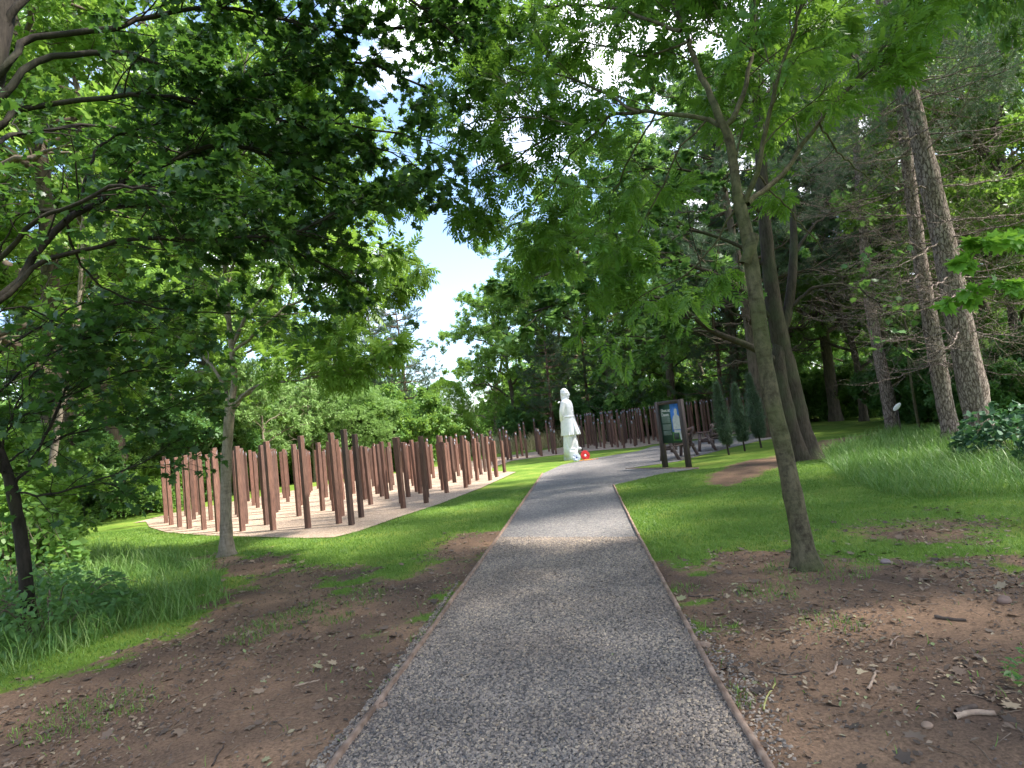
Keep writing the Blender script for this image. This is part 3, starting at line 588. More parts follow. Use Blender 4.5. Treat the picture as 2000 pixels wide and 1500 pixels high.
for k in range(26):
    a_ = gh.uniform(0, 6.28); e_ = gh.uniform(.5, 1.4); c0 = np.array([-.025 + .16 * math.cos(a_) * math.cos(e_), .138 * math.sin(a_) * math.cos(e_), 2.835 + .17 * math.sin(e_)]); blob(hr, c0, (.03, .03, .022), 8, 6)
remeshed(hr, 'hair', m_stone, st, .010, 1)
pd = MB(); loft(pd, [(-.05, -.03, 0, .33, .30), (.1, -.03, 0, .32, .29), (.3, -.02, 0, .30, .27), (.40, 0, 0, .29, .25), (.42, 0, 0, .24, .2)], 9)
loft(pd, [(.1, -.08, -.02, .24, .27), (.5, -.09, -.03, .215, .25), (.8, -.10, -.03, .17, .23), (1.06, -.10, -.03, .15, .2)], 10); pd.build('pedestal', m_stone, st)

def wreath(name, loc, rz, Rw, label, mats, tilt):
    t_ = thing(name, label, 'wreath', loc, rz); t_.rotation_euler = (tilt, 0, rz); g = np.random.default_rng(9)
    mb = MB(); n = 20; 
    for k in range(n):
        a_ = k / n * 2 * math.pi; blob(mb, (Rw * math.cos(a_), 0, Rw * 1.2 + Rw * 1.1 * math.sin(a_)), (Rw * .42, .035, Rw * .40), 8, 6)
    mb.build('ring', mats[0], t_, smooth=True)
    mb = MB()
    for k in range(int(n * 1.4)):
        a_ = k / n / 1.4 * 2 * math.pi; rr = Rw * (1 + .25 * (-1) ** k); c = np.array([rr * math.cos(a_), -.035, Rw * 1.2 + rr * 1.1 * math.sin(a_)])
        for j in range(4):
            b_ = j * math.pi / 2 + g.uniform(0, 1); blob(mb, c + np.array([.024 * math.cos(b_), g.normal() * .004, .024 * math.sin(b_)]), (.026, .008, .024), 8, 4)
    mb.build('flowers', mats[1], t_, smooth=True); mb = MB(); blob(mb, (0, -.03, Rw * 1.2), (Rw * .38, .012, Rw * .4), 18, 6); mb.build('badge', mats[2], t_, smooth=True); return t_
m_red = plain('red_paper', (.45, .015, .02), (.65, .03, .03), 20, .6); m_white = plain('white_card', (.75, .75, .75), (.82, .82, .82), 5, .6); m_blue = plain('blue_card', (.03, .05, .25), (.05, .07, .35), 9, .5); m_lil = plain('pale_blue_paper', (.45, .5, .72), (.75, .77, .85), 30, .6)
p = G(1144, 897); wreath('poppy_wreath', (p[0], p[1] - .02, gz1(p[0], p[1])), rad(12), .125, 'red poppy wreath with a white centre leaning at the foot of the statue', (m_red, m_red, m_white), -.22)
p = G(1126.5, 899.5); wreath('small_wreath', (p[0], p[1] - .02, gz1(p[0], p[1])), rad(-5), .10, 'small white wreath with a blue centre leaning on the statue base', (m_white, m_lil, m_blue), -.15)
# a few orange petals by the red wreath
m_or = plain('orange_petals', (.7, .2, .04), (.8, .35, .08), 30, .6)
mb = MB(); g = np.random.default_rng(4); p = G(1149, 899); n = 60; pos = np.stack([p[0] + g.normal(size=n) * .17, p[1] + g.normal(size=n) * .1, np.full(n, gz1(p[0], p[1]) + .04)], 1)
for q in pos: blob(mb, q, (.02, .02, .012), 6, 4)
tag(mb.build('petals', m_or), 'scatter of orange petals on the grass below the red wreath', 'petals', kind='stuff')

# ------------------------------------------------------------------ information sign
m_dkwood = plain('dark_stained_timber', (.045, .034, .034), (.085, .062, .062), 6, .55, .2, stretch=(5, 5, 1))
m_green = plain('green_panel', (.035, .085, .06), (.04, .095, .066), 3, .35); m_sky = plain('blue_print', (.05, .20, .70), (.09, .27, .78), 2, .35); m_fig = plain('pale_print', (.5, .52, .56), (.68, .69, .7), 12, .4); m_ink = plain('white_lettering', (.8, .8, .8), None, 5, .5); m_txt = plain('grey_lettering', (.38, .45, .44), (.45, .52, .5), 5, .5); m_ink2 = plain('dark_print', (.03, .05, .05), (.06, .08, .07), 6, .5); m_gr2 = plain('grass_print', (.06, .2, .05), (.1, .28, .06), 20, .5)
A = G(1299.5, 911.5)[:2]; B = G(1345.5, 911.8)[:2]; dirs = B - A; ln = np.linalg.norm(dirs); sg = thing('information_sign', 'dark timber framed information board with a green panel and a statue picture', 'sign', ((A[0] + B[0]) / 2, (A[1] + B[1]) / 2, gz1((A[0] + B[0]) / 2, (A[1] + B[1]) / 2)), math.atan2(dirs[1], dirs[0]))
for sx in (-1, 1): mb = MB(); mb.box((sx * ln / 2, 0, .88), (.12, .12, 2.04)); mb.build('post', m_dkwood, sg)
iw = ln - .12 - .004
mb = MB(); mb.box((0, 0, 1.85), (iw, .118, .10)); mb.build('top_rail', m_dkwood, sg)
mb = MB(); mb.box((0, .005, 1.245), (iw, .03, 1.105)); bdz = mb.build('panel', m_green, sg)
fy = -.012; z0, z1 = .70, 1.79; x0, x1 = -iw / 2 + .004, iw / 2 - .004
def flat(name, mat, rects, dy=.002, parent=bdz, polys=()):
    mb = MB()
    for (xa, za, xb, zb) in rects:
        xa, xb = x0 + (x1 - x0) * xa, x0 + (x1 - x0) * xb; za, zb = z1 - (z1 - z0) * za, z1 - (z1 - z0) * zb; mb.box(((xa + xb) / 2, fy - dy, (za + zb) / 2), (abs(xb - xa), .0012, abs(zb - za)))
    for po in polys:
        V = [(x0 + (x1 - x0) * u, fy - dy, z1 - (z1 - z0) * v) for u, v in po]; n = len(V); V += [(x, fy - dy + .001, z) for x, _, z in V]
        mb.add(V, [np.arange(n)[None, ::-1]])
    return mb.build(name, mat, parent)
flat('picture', m_sky, [(.53, .0, .995, .72)], .0015)
flat('picture_grass', m_gr2, [(.53, .72, .995, .96)], .0015)
flat('picture_figure', m_fig, [], .004, polys=[[(.74, .14), (.80, .12), (.86, .14), (.87, .22), (.85, .27), (.95, .34), (.985, .5), (.975, .66), (.60, .66), (.60, .42), (.64, .33), (.73, .27), (.71, .2)], [(.64, .675), (.93, .675), (.97, .93), (.90, .93), (.86, .74), (.62, .74)]])
flat('picture_shade', m_ink2, [(.58, .76, .84, .92), (.60, .952, .86, .957)], .0055)
gx = np.random.default_rng(6); rects = []
for k in range(21):
    zz = .29 + k * .024 + (.012 if k > 8 else 0)
    if k in (8, 15): continue
    x = .07
    while x < .46:
        w_ = gx.uniform(.02, .055); rects.append((x, zz, min(x + w_, .48), zz + .010)); x += w_ + .009
flat('small_print', m_txt, rects, .0025)
def text(body, size, loc, mat, parent, name='lettering'):
    cu = bpy.data.curves.new(name, 'FONT'); cu.body = body; cu.size = size; cu.extrude = .0006; cu.offset = size * .012; o = bpy.data.objects.new(name, cu); COL.objects.link(o); dg = bpy.context.evaluated_depsgraph_get(); me = bpy.data.meshes.new_from_object(o.evaluated_get(dg)); bpy.data.objects.remove(o)
    me.materials.clear(); me.materials.append(mat); o = bpy.data.objects.new(name, me); COL.objects.link(o); o.parent = parent; o.location = loc; o.rotation_euler = (math.pi / 2, 0, 0); return o
text('Shot at', .125, (x0 + .05, fy - .003, z1 - .20), m_ink, bdz); text('Dawn', .125, (x0 + .05, fy - .003, z1 - .32), m_ink, bdz)

# ------------------------------------------------------------------ benches
m_bench = plain('brown_recycled_plank', (.085, .058, .055), (.15, .105, .10), 5, .5, .15, stretch=(3, 3, 3)); m_bolt = plain('steel_bolt', (.6, .6, .62), None, 5, .3)
def beam(mb, a_, b_, wd, th):
    a_, b_ = np.asarray(a_, float), np.asarray(b_, float); d = nrm(b_ - a_); y_ = np.array([0, 1., 0]); x_ = np.cross(y_, d); Ls = np.linalg.norm(b_ - a_)
    mb.box((a_ + b_) / 2, (wd, th, Ls), mat=np.stack([x_, y_, d], 1))
def make_bench(label):
    t_ = thing('bench', label, 'bench', group='timber benches beside the gravel path')     # local: length along y, sitter faces -x
    Lb = 1.5
    for sy in (-1, 1):
        y = sy * Lb / 2; mb = MB(); beam(mb, (-.30, y, -.05), (-.20, y, .66), .09, .06); mb.build('leg', m_bench, t_)
        mb = MB(); beam(mb, (.34, y, -.05), (.02, y, .64), .09, .06); mb.build('leg', m_bench, t_)
        mb = MB(); beam(mb, (.06, y + .064 * -sy, .25), (.30, y + .064 * -sy, .96), .08, .05); mb.build('back_support', m_bench, t_)
        mb = MB(); mb.box((.0, y - sy * .062, .36), (.52, .05, .09)); mb.build('cross_rail', m_bench, t_)
        mb = MB(); mb.box((-.07, y, .675), (.50, .10, .035)); mb.build('armrest', m_bench, t_)
        mb = MB()
        for q in ((-.215, .36), (.13, .36)): blob(mb, (q[0], y + sy * .033, q[1] + .03), (.014, .008, .014), 8, 6)
        mb.build('bolt', m_bolt, t_)
    for k in range(3): mb = MB(); mb.box((-.19 + k * .15, 0, .428), (.135, Lb - .07, .035)); mb.build('seat_plank', m_bench, t_)
    mb = MB(); mb.box((-.275, 0, .375), (.03, Lb - .15, .08)); mb.build('front_rail', m_bench, t_)
    for k in range(3):
        u = .36 + k * .26; x = .06 + .24 * u - .045; z = .25 + .71 * u; mb = MB(); mb.box((0, 0, 0), (.03, Lb + .02, .135), mat=np.array(Matrix.Rotation(math.atan2(.24, .71), 3, 'Y')))
        for i in range(len(mb.v)): mb.v[i] = mb.v[i] + np.array([x, 0, z])
        mb.build('back_slat', m_bench, t_)
    return t_
bn = make_bench('brown plank bench standing right behind the information sign'); bnt = treeof(bn)
c1 = (G(1302, 901)[:2] + G(1352, 888)[:2]) / 2; dv = G(1352, 888)[:2] - G(1302, 901)[:2]; az = math.atan2(dv[1], dv[0]) - math.pi / 2
bn.location = (c1[0], c1[1], 0.006); bn.rotation_euler = (0, 0, az)
c2 = (G(1374, 883)[:2] + G(1415, 872)[:2]) / 2
dup(bn, bnt, (c2[0], c2[1], .006), az + .05, label='farther brown plank bench partly hidden by the narrow conifers')
print('bench', c1, dv, c2)

# ------------------------------------------------------------------ hero trees
def pp(lst, d0, d1):
    n = len(lst); return [P(a_, b_, d0 + (d1 - d0) * i / (n - 1)) for i, (a_, b_) in enumerate(lst)]
# --- dark sycamore whose trunk stands at the left edge
cs = dict(nc=[4, 4], wander=.16, up=-.02, nl=6, size=.082, ldepth=0, droop=-.25, flat=.35, ang=.7)
T = Plant(101); base = P(-215, 1330, 4.9); base[2] = 0
tp, tr = T.limb([base, P(-190, 900, 4.9), P(-150, 600, 4.9), P(-90, 350, 5.0), P(-30, 160, 5.0), P(0, 20, 5.1), P(30, -250, 5.2), P(60, -700, 5.3)], .20, .07, 30, 14)
LA = [([(-75, 640), (0, 588), (60, 513), (126, 430), (187, 397), (261, 345), (355, 308), (420, 282), (490, 294), (560, 322), (653, 364), (760, 400)], 4.9, 6.4, .050, .012),
      ([(0, 588), (65, 522), (154, 490), (233, 471), (327, 467), (443, 467), (583, 448), (676, 400), (790, 360)], 5.0, 6.0, .032, .010),
      ([(-70, 470), (0, 425), (56, 411), (154, 411), (280, 401), (373, 415), (467, 448), (600, 500), (720, 560)], 5.0, 7.2, .034, .010),
      ([(-25, 300), (14, 266), (93, 254), (187, 243), (260, 262), (360, 300), (480, 330)], 5.0, 7.5, .03, .010),
      ([(20, 120), (60, 75), (210, 58), (280, 37), (397, 14), (513, 28), (700, 65), (850, 40)], 5.0, 6.3, .042, .012),
      ([(15, 180), (70, 117), (163, 103), (257, 107), (327, 135), (443, 154), (560, 140), (700, 120), (830, 170)], 5.0, 6.6, .042, .012),
      ([(5, 240), (40, 215), (187, 191), (322, 187), (397, 205), (500, 230), (640, 240), (780, 260)], 5.0, 6.0, .038, .010),
      ([(159, 411), (172, 330), (200, 280), (280, 250), (400, 215), (520, 200)], 5.3, 6.0, .018, .008),
      ([(-60, 560), (0, 504), (70, 434), (140, 401), (224, 364), (300, 370), (420, 380)], 4.8, 4.7, .032, .008),
      ([(30, 20), (120, -60), (300, -90), (500, -60), (760, -20), (880, 60)], 5.1, 6.0, .045, .012),
      ([(126, 430), (150, 500), (200, 560), (300, 600), (420, 610), (560, 620)], 5.2, 6.5, .016, .006),
      ([(580, 330), (650, 300), (740, 290), (820, 330)], 6.2, 6.4, .015, .007)]
for n_, (lst, d0, d1, ra, rb) in enumerate(LA):
    lp_ = pp(lst, d0, d1)
    if n_ not in (7, 10, 11):
        j_ = int(np.argmin(np.abs(tp[:, 2] - (lp_[0][2] - .35)))); lp_ = [tp[j_]] + lp_
    ra *= .8; p_, r_ = T.limb(lp_, ra, rb, 24, 8, wob=.008); T.along(p_, r_, .115, .85, 2, cs, t0=.30, taper=.65, r_=.009)
thin(T, GAP + [([(-50, 100), (330, 130), (360, 420), (330, 650), (-50, 650)], .45), ([(0, 250), (300, 420), (330, 700), (0, 700)], .5), ([(700, 420), (1100, 380), (1100, 900), (780, 900), (740, 640)], .9), ([(330, 620), (800, 600), (800, 900), (330, 900)], .85)]); print('syc leaves', len(T.lp))
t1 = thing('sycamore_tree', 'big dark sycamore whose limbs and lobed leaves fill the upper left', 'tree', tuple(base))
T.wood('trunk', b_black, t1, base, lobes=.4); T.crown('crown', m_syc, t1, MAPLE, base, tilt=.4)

# --- slender dark tree at the far left with tangled bare twigs
ct = dict(nc=[5, 3], wander=.16, up=.0, nl=1, size=.10, ldepth=0, flat=.5, ang=.7)
T = Plant(102); base = G(58, 1232)
tp, tr = T.limb([base, P(50, 1130, 6.2), P(38, 1030, 6.2), P(22, 950, 6.1), P(6, 900, 6.1), P(-14, 840, 6.1), P(-25, 700, 6.1), P(-35, 500, 6.2), P(-40, 250, 6.3)], .068, .025, 28, 12)
for lst, d1, ra in [([(26, 955), (60, 900), (95, 830), (130, 760), (150, 690), (190, 620)], 6.8, .02), ([(34, 962), (90, 965), (150, 950), (220, 925), (300, 890), (350, 860)], 6.6, .014), ([(10, 905), (60, 880), (130, 850), (210, 830), (320, 800), (400, 770)], 7.2, .012),
                    ([(-14, 840), (60, 800), (140, 770), (240, 730), (330, 700)], 6.8, .013), ([(-20, 780), (50, 720), (120, 680), (220, 650), (330, 640)], 6.6, .013), ([(-25, 700), (60, 650), (150, 600), (260, 590), (380, 560)], 7.0, .014), ([(0, 890), (30, 800), (60, 740), (100, 700)], 5.9, .012), ([(-30, 620), (40, 600), (120, 640), (200, 700), (260, 760)], 6.8, .012), ([(20, 940), (-20, 900), (-80, 860)], 5.8, .012)]:
    p_, r_ = T.limb(pp(lst, 6.1, d1), ra, ra * .4, 16, 6, wob=.012); T.along(p_, r_, .09, .65, 2, ct, t0=.1, taper=.7, r_=.006)
t2 = thing('slender_tree', 'slender dark tree with tangled bare twigs at the far left edge', 'tree', tuple(base))
T.wood('trunk', b_black, t2, base, lobes=.3); T.crown('crown', m_syc, t2, MAPLE, base)

# --- grey ash standing in front of the gravel bed
ca = dict(nc=[4, 4], wander=.14, up=.02, nl=4, size=.30, ldepth=0, droop=-.25, flat=.5, ang=.65)
T = Plant(103); base = G(443, 1086)
dC = base[1]
tp, tr = T.limb([base, P(442, 1040, dC), P(441, 950, dC), P(445, 850, dC), P(450, 795, dC)], .100, .078, 16, 14)
tp2, tr2 = T.limb([P(450, 800, dC), P(458, 740, dC), P(452, 680, dC), P(445, 600, dC + .1), P(438, 500, dC + .1), P(445, 380, dC), P(460, 250, dC), P(480, 120, dC)], .055, .015, 20, 10)
lim = [([(452, 798), (480, 770), (530, 740), (590, 705), (640, 660), (700, 610), (760, 570)], 1.0, .045), ([(456, 790), (500, 755), (560, 745), (620, 735), (690, 720)], -.8, .03), ([(452, 790), (430, 740), (400, 700), (350, 660), (300, 640)], .6, .035), ([(452, 680), (480, 620), (530, 560), (600, 480), (680, 420), (760, 380)], .8, .035),
       ([(448, 640), (420, 560), (390, 470), (370, 380)], -.5, .03), ([(440, 520), (500, 440), (560, 350), (600, 250)], .9, .028), ([(443, 420), (400, 330), (360, 240)], .5, .025), ([(450, 330), (520, 250), (590, 160)], -.4, .022), ([(452, 690), (500, 650), (560, 600), (640, 560), (740, 500), (800, 510)], -.9, .03), ([(441, 560), (470, 480), (500, 420), (640, 330), (720, 290)], .2, .025)]
T.along(tp2, tr2, .35, 1.0, 2, ca, t0=.3, taper=.6, r_=.012)
for lst, dd, ra in lim:
    p_, r_ = T.limb(pp(lst, dC, dC + dd), ra, ra * .25, 16, 7, wob=.012); T.along(p_, r_, .26, .95, 2, ca, t0=.3, taper=.6, r_=.012)
thin(T, GAP); print('ashC', len(T.lp)); t3 = thing('ash_tree', 'pale grey trunked ash standing on the lawn in front of the posts', 'tree', tuple(base))
T.wood('trunk', b_grey, t3, base, lobes=.55); T.crown('crown', m_bright, t3, PINN, base)

# --- hero ash on the right of the path
T = Plant(104); base = G(1577, 1112); dF = base[1]
tp, tr = T.limb([base, P(1560, 1020, dF), P(1535, 900, dF), P(1508, 780, dF), P(1487, 660, dF), P(1466, 500, dF), P(1452, 430, dF), P(1440, 385, dF)], .092, .053, 30, 16)
T.limb([P(1455, 515, dF - .02), P(1466, 485, dF - .04), P(1470, 460, dF - .02)], .055, .059, 6, 10)
tp2, tr2 = T.limb([P(1442, 395, dF), P(1434, 330, dF), P(1424, 270, dF), P(1410, 240, dF)], .046, .041, 10, 10)
ca2 = dict(nc=[4, 3], wander=.15, up=-.04, nl=3, size=.225, ldepth=0, droop=-.12, flat=.5, ang=.65)
LF = [([(1412, 245), (1380, 235), (1310, 222), (1250, 220), (1190, 228), (1120, 245), (1060, 275), (1010, 310), (960, 340)], 1.3, .034), ([(1250, 220), (1180, 180), (1100, 150), (1020, 130), (930, 135), (880, 170)], 1.8, .02), ([(1412, 245), (1385, 180), (1360, 120), (1330, 40), (1300, -40), (1270, -150)], .6, .045), ([(1330, 60), (1270, 40), (1200, 15), (1100, 10), (1000, 20), (900, 30)], 1.2, .026),
      ([(1418, 245), (1445, 200), (1465, 120), (1473, 50), (1478, -60), (1490, -200)], .3, .036), ([(1455, 395), (1478, 340), (1495, 260), (1515, 180), (1540, 80), (1568, 0), (1600, -120)], -.6, .036), ([(1460, 398), (1500, 365), (1545, 325), (1600, 240), (1660, 170), (1720, 100), (1790, 0), (1850, -80)], .6, .036),
      ([(1120, 245), (1060, 230), (980, 235), (920, 240), (860, 300)], 1.6, .014), ([(1380, 235), (1330, 290), (1290, 370), (1250, 450), (1220, 520)], .9, .014), ([(1280, 222), (1240, 290), (1200, 370), (1150, 440), (1100, 480)], 1.5, .014), ([(1440, 400), (1400, 470), (1350, 530), (1290, 560), (1220, 600)], 1.0, .014), ([(1190, 228), (1120, 300), (1060, 380), (1000, 430)], 1.8, .013),
      ([(1345, 80), (1260, 110), (1180, 90), (1080, 80), (980, 90)], 1.9, .016), ([(1470, 100), (1420, 50), (1380, -20), (1340, -120)], .8, .015), ([(1480, 340), (1550, 420), (1620, 500)], 1.2, .012), ([(1600, 240), (1640, 300), (1700, 350)], 1.0, .012), ([(1430, 320), (1480, 180), (1560, 60)], 1.4, .016)]
for lst, dd, ra in LF:
    ra *= .8; p_, r_ = T.limb(pp(lst, dF, dF + dd), ra, max(ra * .3, .006), 18, 8, wob=.010); T.along(p_, r_, .16, .80, 2, ca2, t0=.22, taper=.7, r_=.009)
thin(T, GAP + [([(1560, 230), (2100, 60), (2100, 900), (1560, 900)], 1.0), ([(1460, 400), (1600, 400), (1600, 900), (1490, 900)], 1.0), ([(950, 560), (1490, 600), (1490, 800), (950, 800)], .8)]); print('ashF', len(T.lp)); t4 = thing('ash_tree', 'leaning olive barked ash rising from the bare earth right of the path', 'tree', tuple(base))
T.wood('trunk', b_ash, t4, base, lobes=.6); T.crown('crown', m_ash, t4, PINN, base, tilt=.6)

# --- dark forked tree behind the ash
T = Plant(105); base = G(1577, 898); dG = base[1]
cg = dict(nc=[5, 4], wander=.16, up=-.02, nl=7, size=.17, ldepth=0, droop=-.2, flat=.4, ang=.7)
T.limb([base, P(1560, 830, dG), P(1545, 760, dG), P(1530, 690, dG), P(1512, 600, dG), P(1500, 500, dG), P(1490, 380, dG), P(1480, 200, dG), P(1470, 0, dG)], .30, .10, 30, 14)
b2_ = P(1562, 900, dG - .12); b2_[2] = -.05
T.limb([b2_, P(1550, 860, dG - .18), P(1535, 800, dG - .2), P(1522, 720, dG - .1), P(1524, 660, dG), P(1540, 600, dG), P(1550, 500, dG), P(1548, 400, dG + .3)], .24, .08, 22, 14)
for lst, dd, ra in [([(1522, 715), (1490, 690), (1440, 665), (1390, 645), (1340, 610), (1290, 580), (1200, 570), (1110, 590), (1040, 610)], -1.5, .10), ([(1505, 620), (1440, 560), (1360, 520), (1260, 500), (1150, 510), (1050, 540)], -1.0, .07), ([(1500, 520), (1420, 470), (1300, 440), (1180, 450), (1080, 480)], .5, .06), ([(1390, 645), (1330, 650), (1270, 660), (1180, 650)], .5, .04), ([(1495, 420), (1420, 360), (1330, 330), (1200, 340)], -1, .06),
                    ([(1550, 500), (1600, 430), (1680, 400)], 1, .05), ([(1540, 600), (1600, 560), (1670, 560), (1720, 600)], -.8, .05), ([(1485, 300), (1400, 220), (1280, 180)], 1, .05), ([(1478, 200), (1560, 120), (1650, 80)], 1, .05), ([(1475, 100), (1380, 60), (1260, 20)], 0, .05)]:
    p_, r_ = T.limb(pp(lst, dG, dG + dd), ra, ra * .2, 18, 8, wob=.02); T.along(p_, r_, .34, 1.5, 2, cg, t0=.3, taper=.6, r_=.02)
thin(T, GAP + [([(880, 560), (1010, 600), (1010, 900), (880, 900)], .8), ([(1590, 0), (2000, 0), (2000, 900), (1590, 900)], .93)]); print('G', len(T.lp)); t5 = thing('forked_tree', 'dark twin-stemmed tree behind the leaning ash, dark leafy limb reaching left', 'tree', tuple(base))
T.wood('trunk', b_dark, t5, base, lobes=.5); T.crown('crown', m_dark, t5, MAPLE, base)

# --- conifers on the right with dead lower branches
def old_pine(seed, pts_px, dep, ra, label, z_lo=2.0, nwh=15, blen=2.6, lean=None, twn=3, needles=True):
    T = Plant(seed); base = G(*pts_px[0]); dep = base[1] if dep is None else dep; base = P(pts_px[0][0], pts_px[0][1], dep); base[2] = 0
    pts_ = [base] + [P(a_, b_, dep) for a_, b_ in pts_px[1:]]; p_, r_ = T.limb(pts_, ra, ra * .38, 36, 16, pw=1.0)
    g = T.g; seg = np.linspace(.12, .99, nwh); cb = dict(nc=[4, twn], wander=.2, up=.02, nl=0, size=.10, ldepth=0, flat=.7, ang=.8)
    for s_ in seg:
        i = int(s_ * 35); z = p_[i][2]
        if z < z_lo: continue
        k = g.integers(4, 7); a0 = g.uniform(0, 6.28)
        for j in range(k):
            a_ = a0 + j / k * 6.28 + g.normal() * .2; d = np.array([math.cos(a_), math.sin(a_), g.uniform(-.15, .25)]); Lb = blen * g.uniform(.5, 1.2); q = p_[i] + d * r_[i] * .6
            pt = [q, q + d * Lb * .35 + [0, 0, -.1 * Lb], q + d * Lb * .7 + [0, 0, -.16 * Lb], q + d * Lb + [0, 0, -.10 * Lb + g.normal() * .1]]
            bp_, br_ = T.limb(pt, .020, .006, 12, 5, wob=.02); c = dict(cb); c['nl'] = 6 if (needles and z > 8.0) else 0; T.along(bp_, br_, .13, .95, 1, c, t0=.2, taper=.7, r_=.006)
    t_ = thing('pine_tree', label, 'tree', tuple(base)); T.wood('trunk', b_pine, t_, base, lobes=.25); 
    T.crown('crown', m_pine, t_, TUF, base, tilt=1.0); return t_
old_pine(201, [(1922, 872), (1900, 760), (1872, 620), (1845, 480), (1815, 350), (1785, 220), (1755, 110), (1725, 0), (1690, -140), (1640, -350)], 13.5, .30, 'thick scaly pine trunk at the right with ivy at its foot', nwh=20, blen=2.8)
old_pine(202, [(1862, 868), (1840, 760), (1816, 620), (1796, 500), (1780, 380), (1766, 260), (1754, 140), (1742, 0), (1730, -150)], 15.5, .215, 'slightly thinner pine just left of the thick scaly one', nwh=16, blen=2.5)
old_pine(203, [(1745, 838), (1735, 780), (1718, 700), (1700, 600), (1690, 500), (1680, 380), (1670, 250), (1660, 100)], 22, .25, 'two-tone pale and dark pine trunk beside the white oval marker', nwh=14, blen=2.6, z_lo=4)

# --- birch-like trunk, left
T = Plant(106); base = G(86, 1092); dd_ = base[1]; cb = dict(nc=[4, 4], wander=.16, up=.02, nl=5, size=.13, ldepth=0, flat=.5)
p_, r_ = T.limb([base, P(92, 1000, dd_), P(100, 920, dd_), P(112, 840, dd_), P(130, 740, dd_), P(150, 640, dd_), P(160, 500, dd_), P(165, 350, dd_)], .085, .03, 22, 12)
T.along(p_, r_, .3, 1.6, 2, cb, t0=.45, taper=.6, r_=.015)
t7 = thing('young_tree', 'slim pale grey trunk on the lawn edge beyond the long grass', 'tree', tuple(base)); T.wood('trunk', b_grey, t7, base, lobes=.3); T.crown('crown', m_mid, t7, MAPLE, base)

# ------------------------------------------------------------------ woodland prototypes (10 m tall)
def broad(seed, trunk_h, R_, cz, rz_, nlimb, cfg, bk, lf, tmpl=SPR, name='woodland_tree', tr_=.16):
    T = Plant(seed); g = T.g; H = 10.0
    p_, r_ = T.limb([(0, 0, -.1), (g.normal() * .15, g.normal() * .15, H * .3), (g.normal() * .3, g.normal() * .3, H * .6), (g.normal() * .3, g.normal() * .3, H * .9)], tr_, .03, 24, 12)
    for k in range(nlimb):
        z = trunk_h + (H * .9 - trunk_h) * (k + .5) / nlimb; i = int(np.searchsorted(p_[:, 2], z)); i = min(i, 23); a_ = k * 2.4 + g.normal() * .3
        zz = (z + .8 - cz) / rz_; Lb = R_ * math.sqrt(max(.08, 1 - min(1, abs(zz)) ** 2)) * g.uniform(.75, 1.15); d = np.array([math.cos(a_), math.sin(a_), 0]); q = p_[i]
        pt = [q, q + d * Lb * .35 + [0, 0, .22 * Lb], q + d * Lb * .7 + [0, 0, .36 * Lb], q + d * Lb + [0, 0, .36 * Lb]]
        bp_, br_ = T.limb(pt, min(r_[i] * .6, .07), .012, 12, 6, wob=.04); T.along(bp_, br_, cfg['sp'], cfg['L'], 2, cfg, t0=.25, taper=.75, r_=.018)
    T.along(p_, r_, cfg['sp'], cfg['L'], 2, cfg, t0=max(.45, trunk_h / 9), taper=.8, r_=.02)
    t_ = thing(name, 'x', 'tree'); T.wood('trunk', bk, t_, lobes=.3); T.crown('crown', lf, t_, tmpl, tilt=.7); print(name, seed, len(T.lp)); return t_
cA = dict(nc=[4, 4], wander=.2, up=.02, nl=5, size=.31, ldepth=0, droop=-.1, flat=.7, sp=.42, L=1.15, ang=.8)
cS = dict(cA); cS.update(size=.34, L=.9, sp=.36)
PR = {}
PR['A'] = broad(301, 1.6, 3.3, 5.6, 4.6, 13, cA, b_back, m_mid)
PR['B'] = broad(302, 1.2, 2.7, 5.2, 4.9, 14, cA, b_back, m_bright)
PR['K'] = broad(303, 1.8, 3.0, 5.8, 4.6, 13, cA, b_back, m_dark)
cP = dict(cA); cP.update(size=.34)
PR['P'] = broad(304, 2.0, 3.8, 5.5, 4.6, 13, cP, b_grey, m_pale, [PINN] * 1 + SPR)
def pinep(seed, bare, R_, mat, bk, dens=1.0):
    T = Plant(seed); g = T.g; p_, r_ = T.limb([(0, 0, -.1), (g.normal() * .1, g.normal() * .1, 3.5), (g.normal() * .2, g.normal() * .2, 7), (0, 0, 9.8)], .17, .03, 22, 12)
    c = dict(nc=[4, 4], wander=.15, up=.05, nl=7, size=.15, ldepth=0, droop=.1, flat=.5, ang=.75)
    for z in np.arange(bare * .5, 9.7, .45):
        i = min(int(np.searchsorted(p_[:, 2], z)), 21); k = 5
        for j in range(k):
            a_ = g.uniform(0, 6.28); Lb = R_ * (1.0 - .72 * max(0, (z - bare)) / (10 - bare)) * g.uniform(.6, 1.15) * (.5 if z < bare else 1); d = np.array([math.cos(a_), math.sin(a_), 0])
            q = p_[i]; pt = [q, q + d * Lb * .4 + [0, 0, .03], q + d * Lb * .75 + [0, 0, .05 * Lb], q + d * Lb + [0, 0, .2 * Lb]]; bp_, br_ = T.limb(pt, .03, .008, 9, 5, wob=.03); cc = dict(c)
            if z < bare: cc['nl'] = 0
            T.along(bp_, br_, .42 / dens, .75, 1, cc, t0=.3, taper=.6, r_=.01)
    t_ = thing('woodland_pine', 'x', 'tree'); T.wood('trunk', bk, t_, lobes=.2); T.crown('crown', mat, t_, TUF, tilt=1); print('pine', len(T.lp)); return t_
PR['N'] = pinep(311, 2.2, 2.9, m_pine, b_red, 1.3)
PR['O'] = pinep(312, 3.5, 2.6, m_pine, b_back, 1.3)
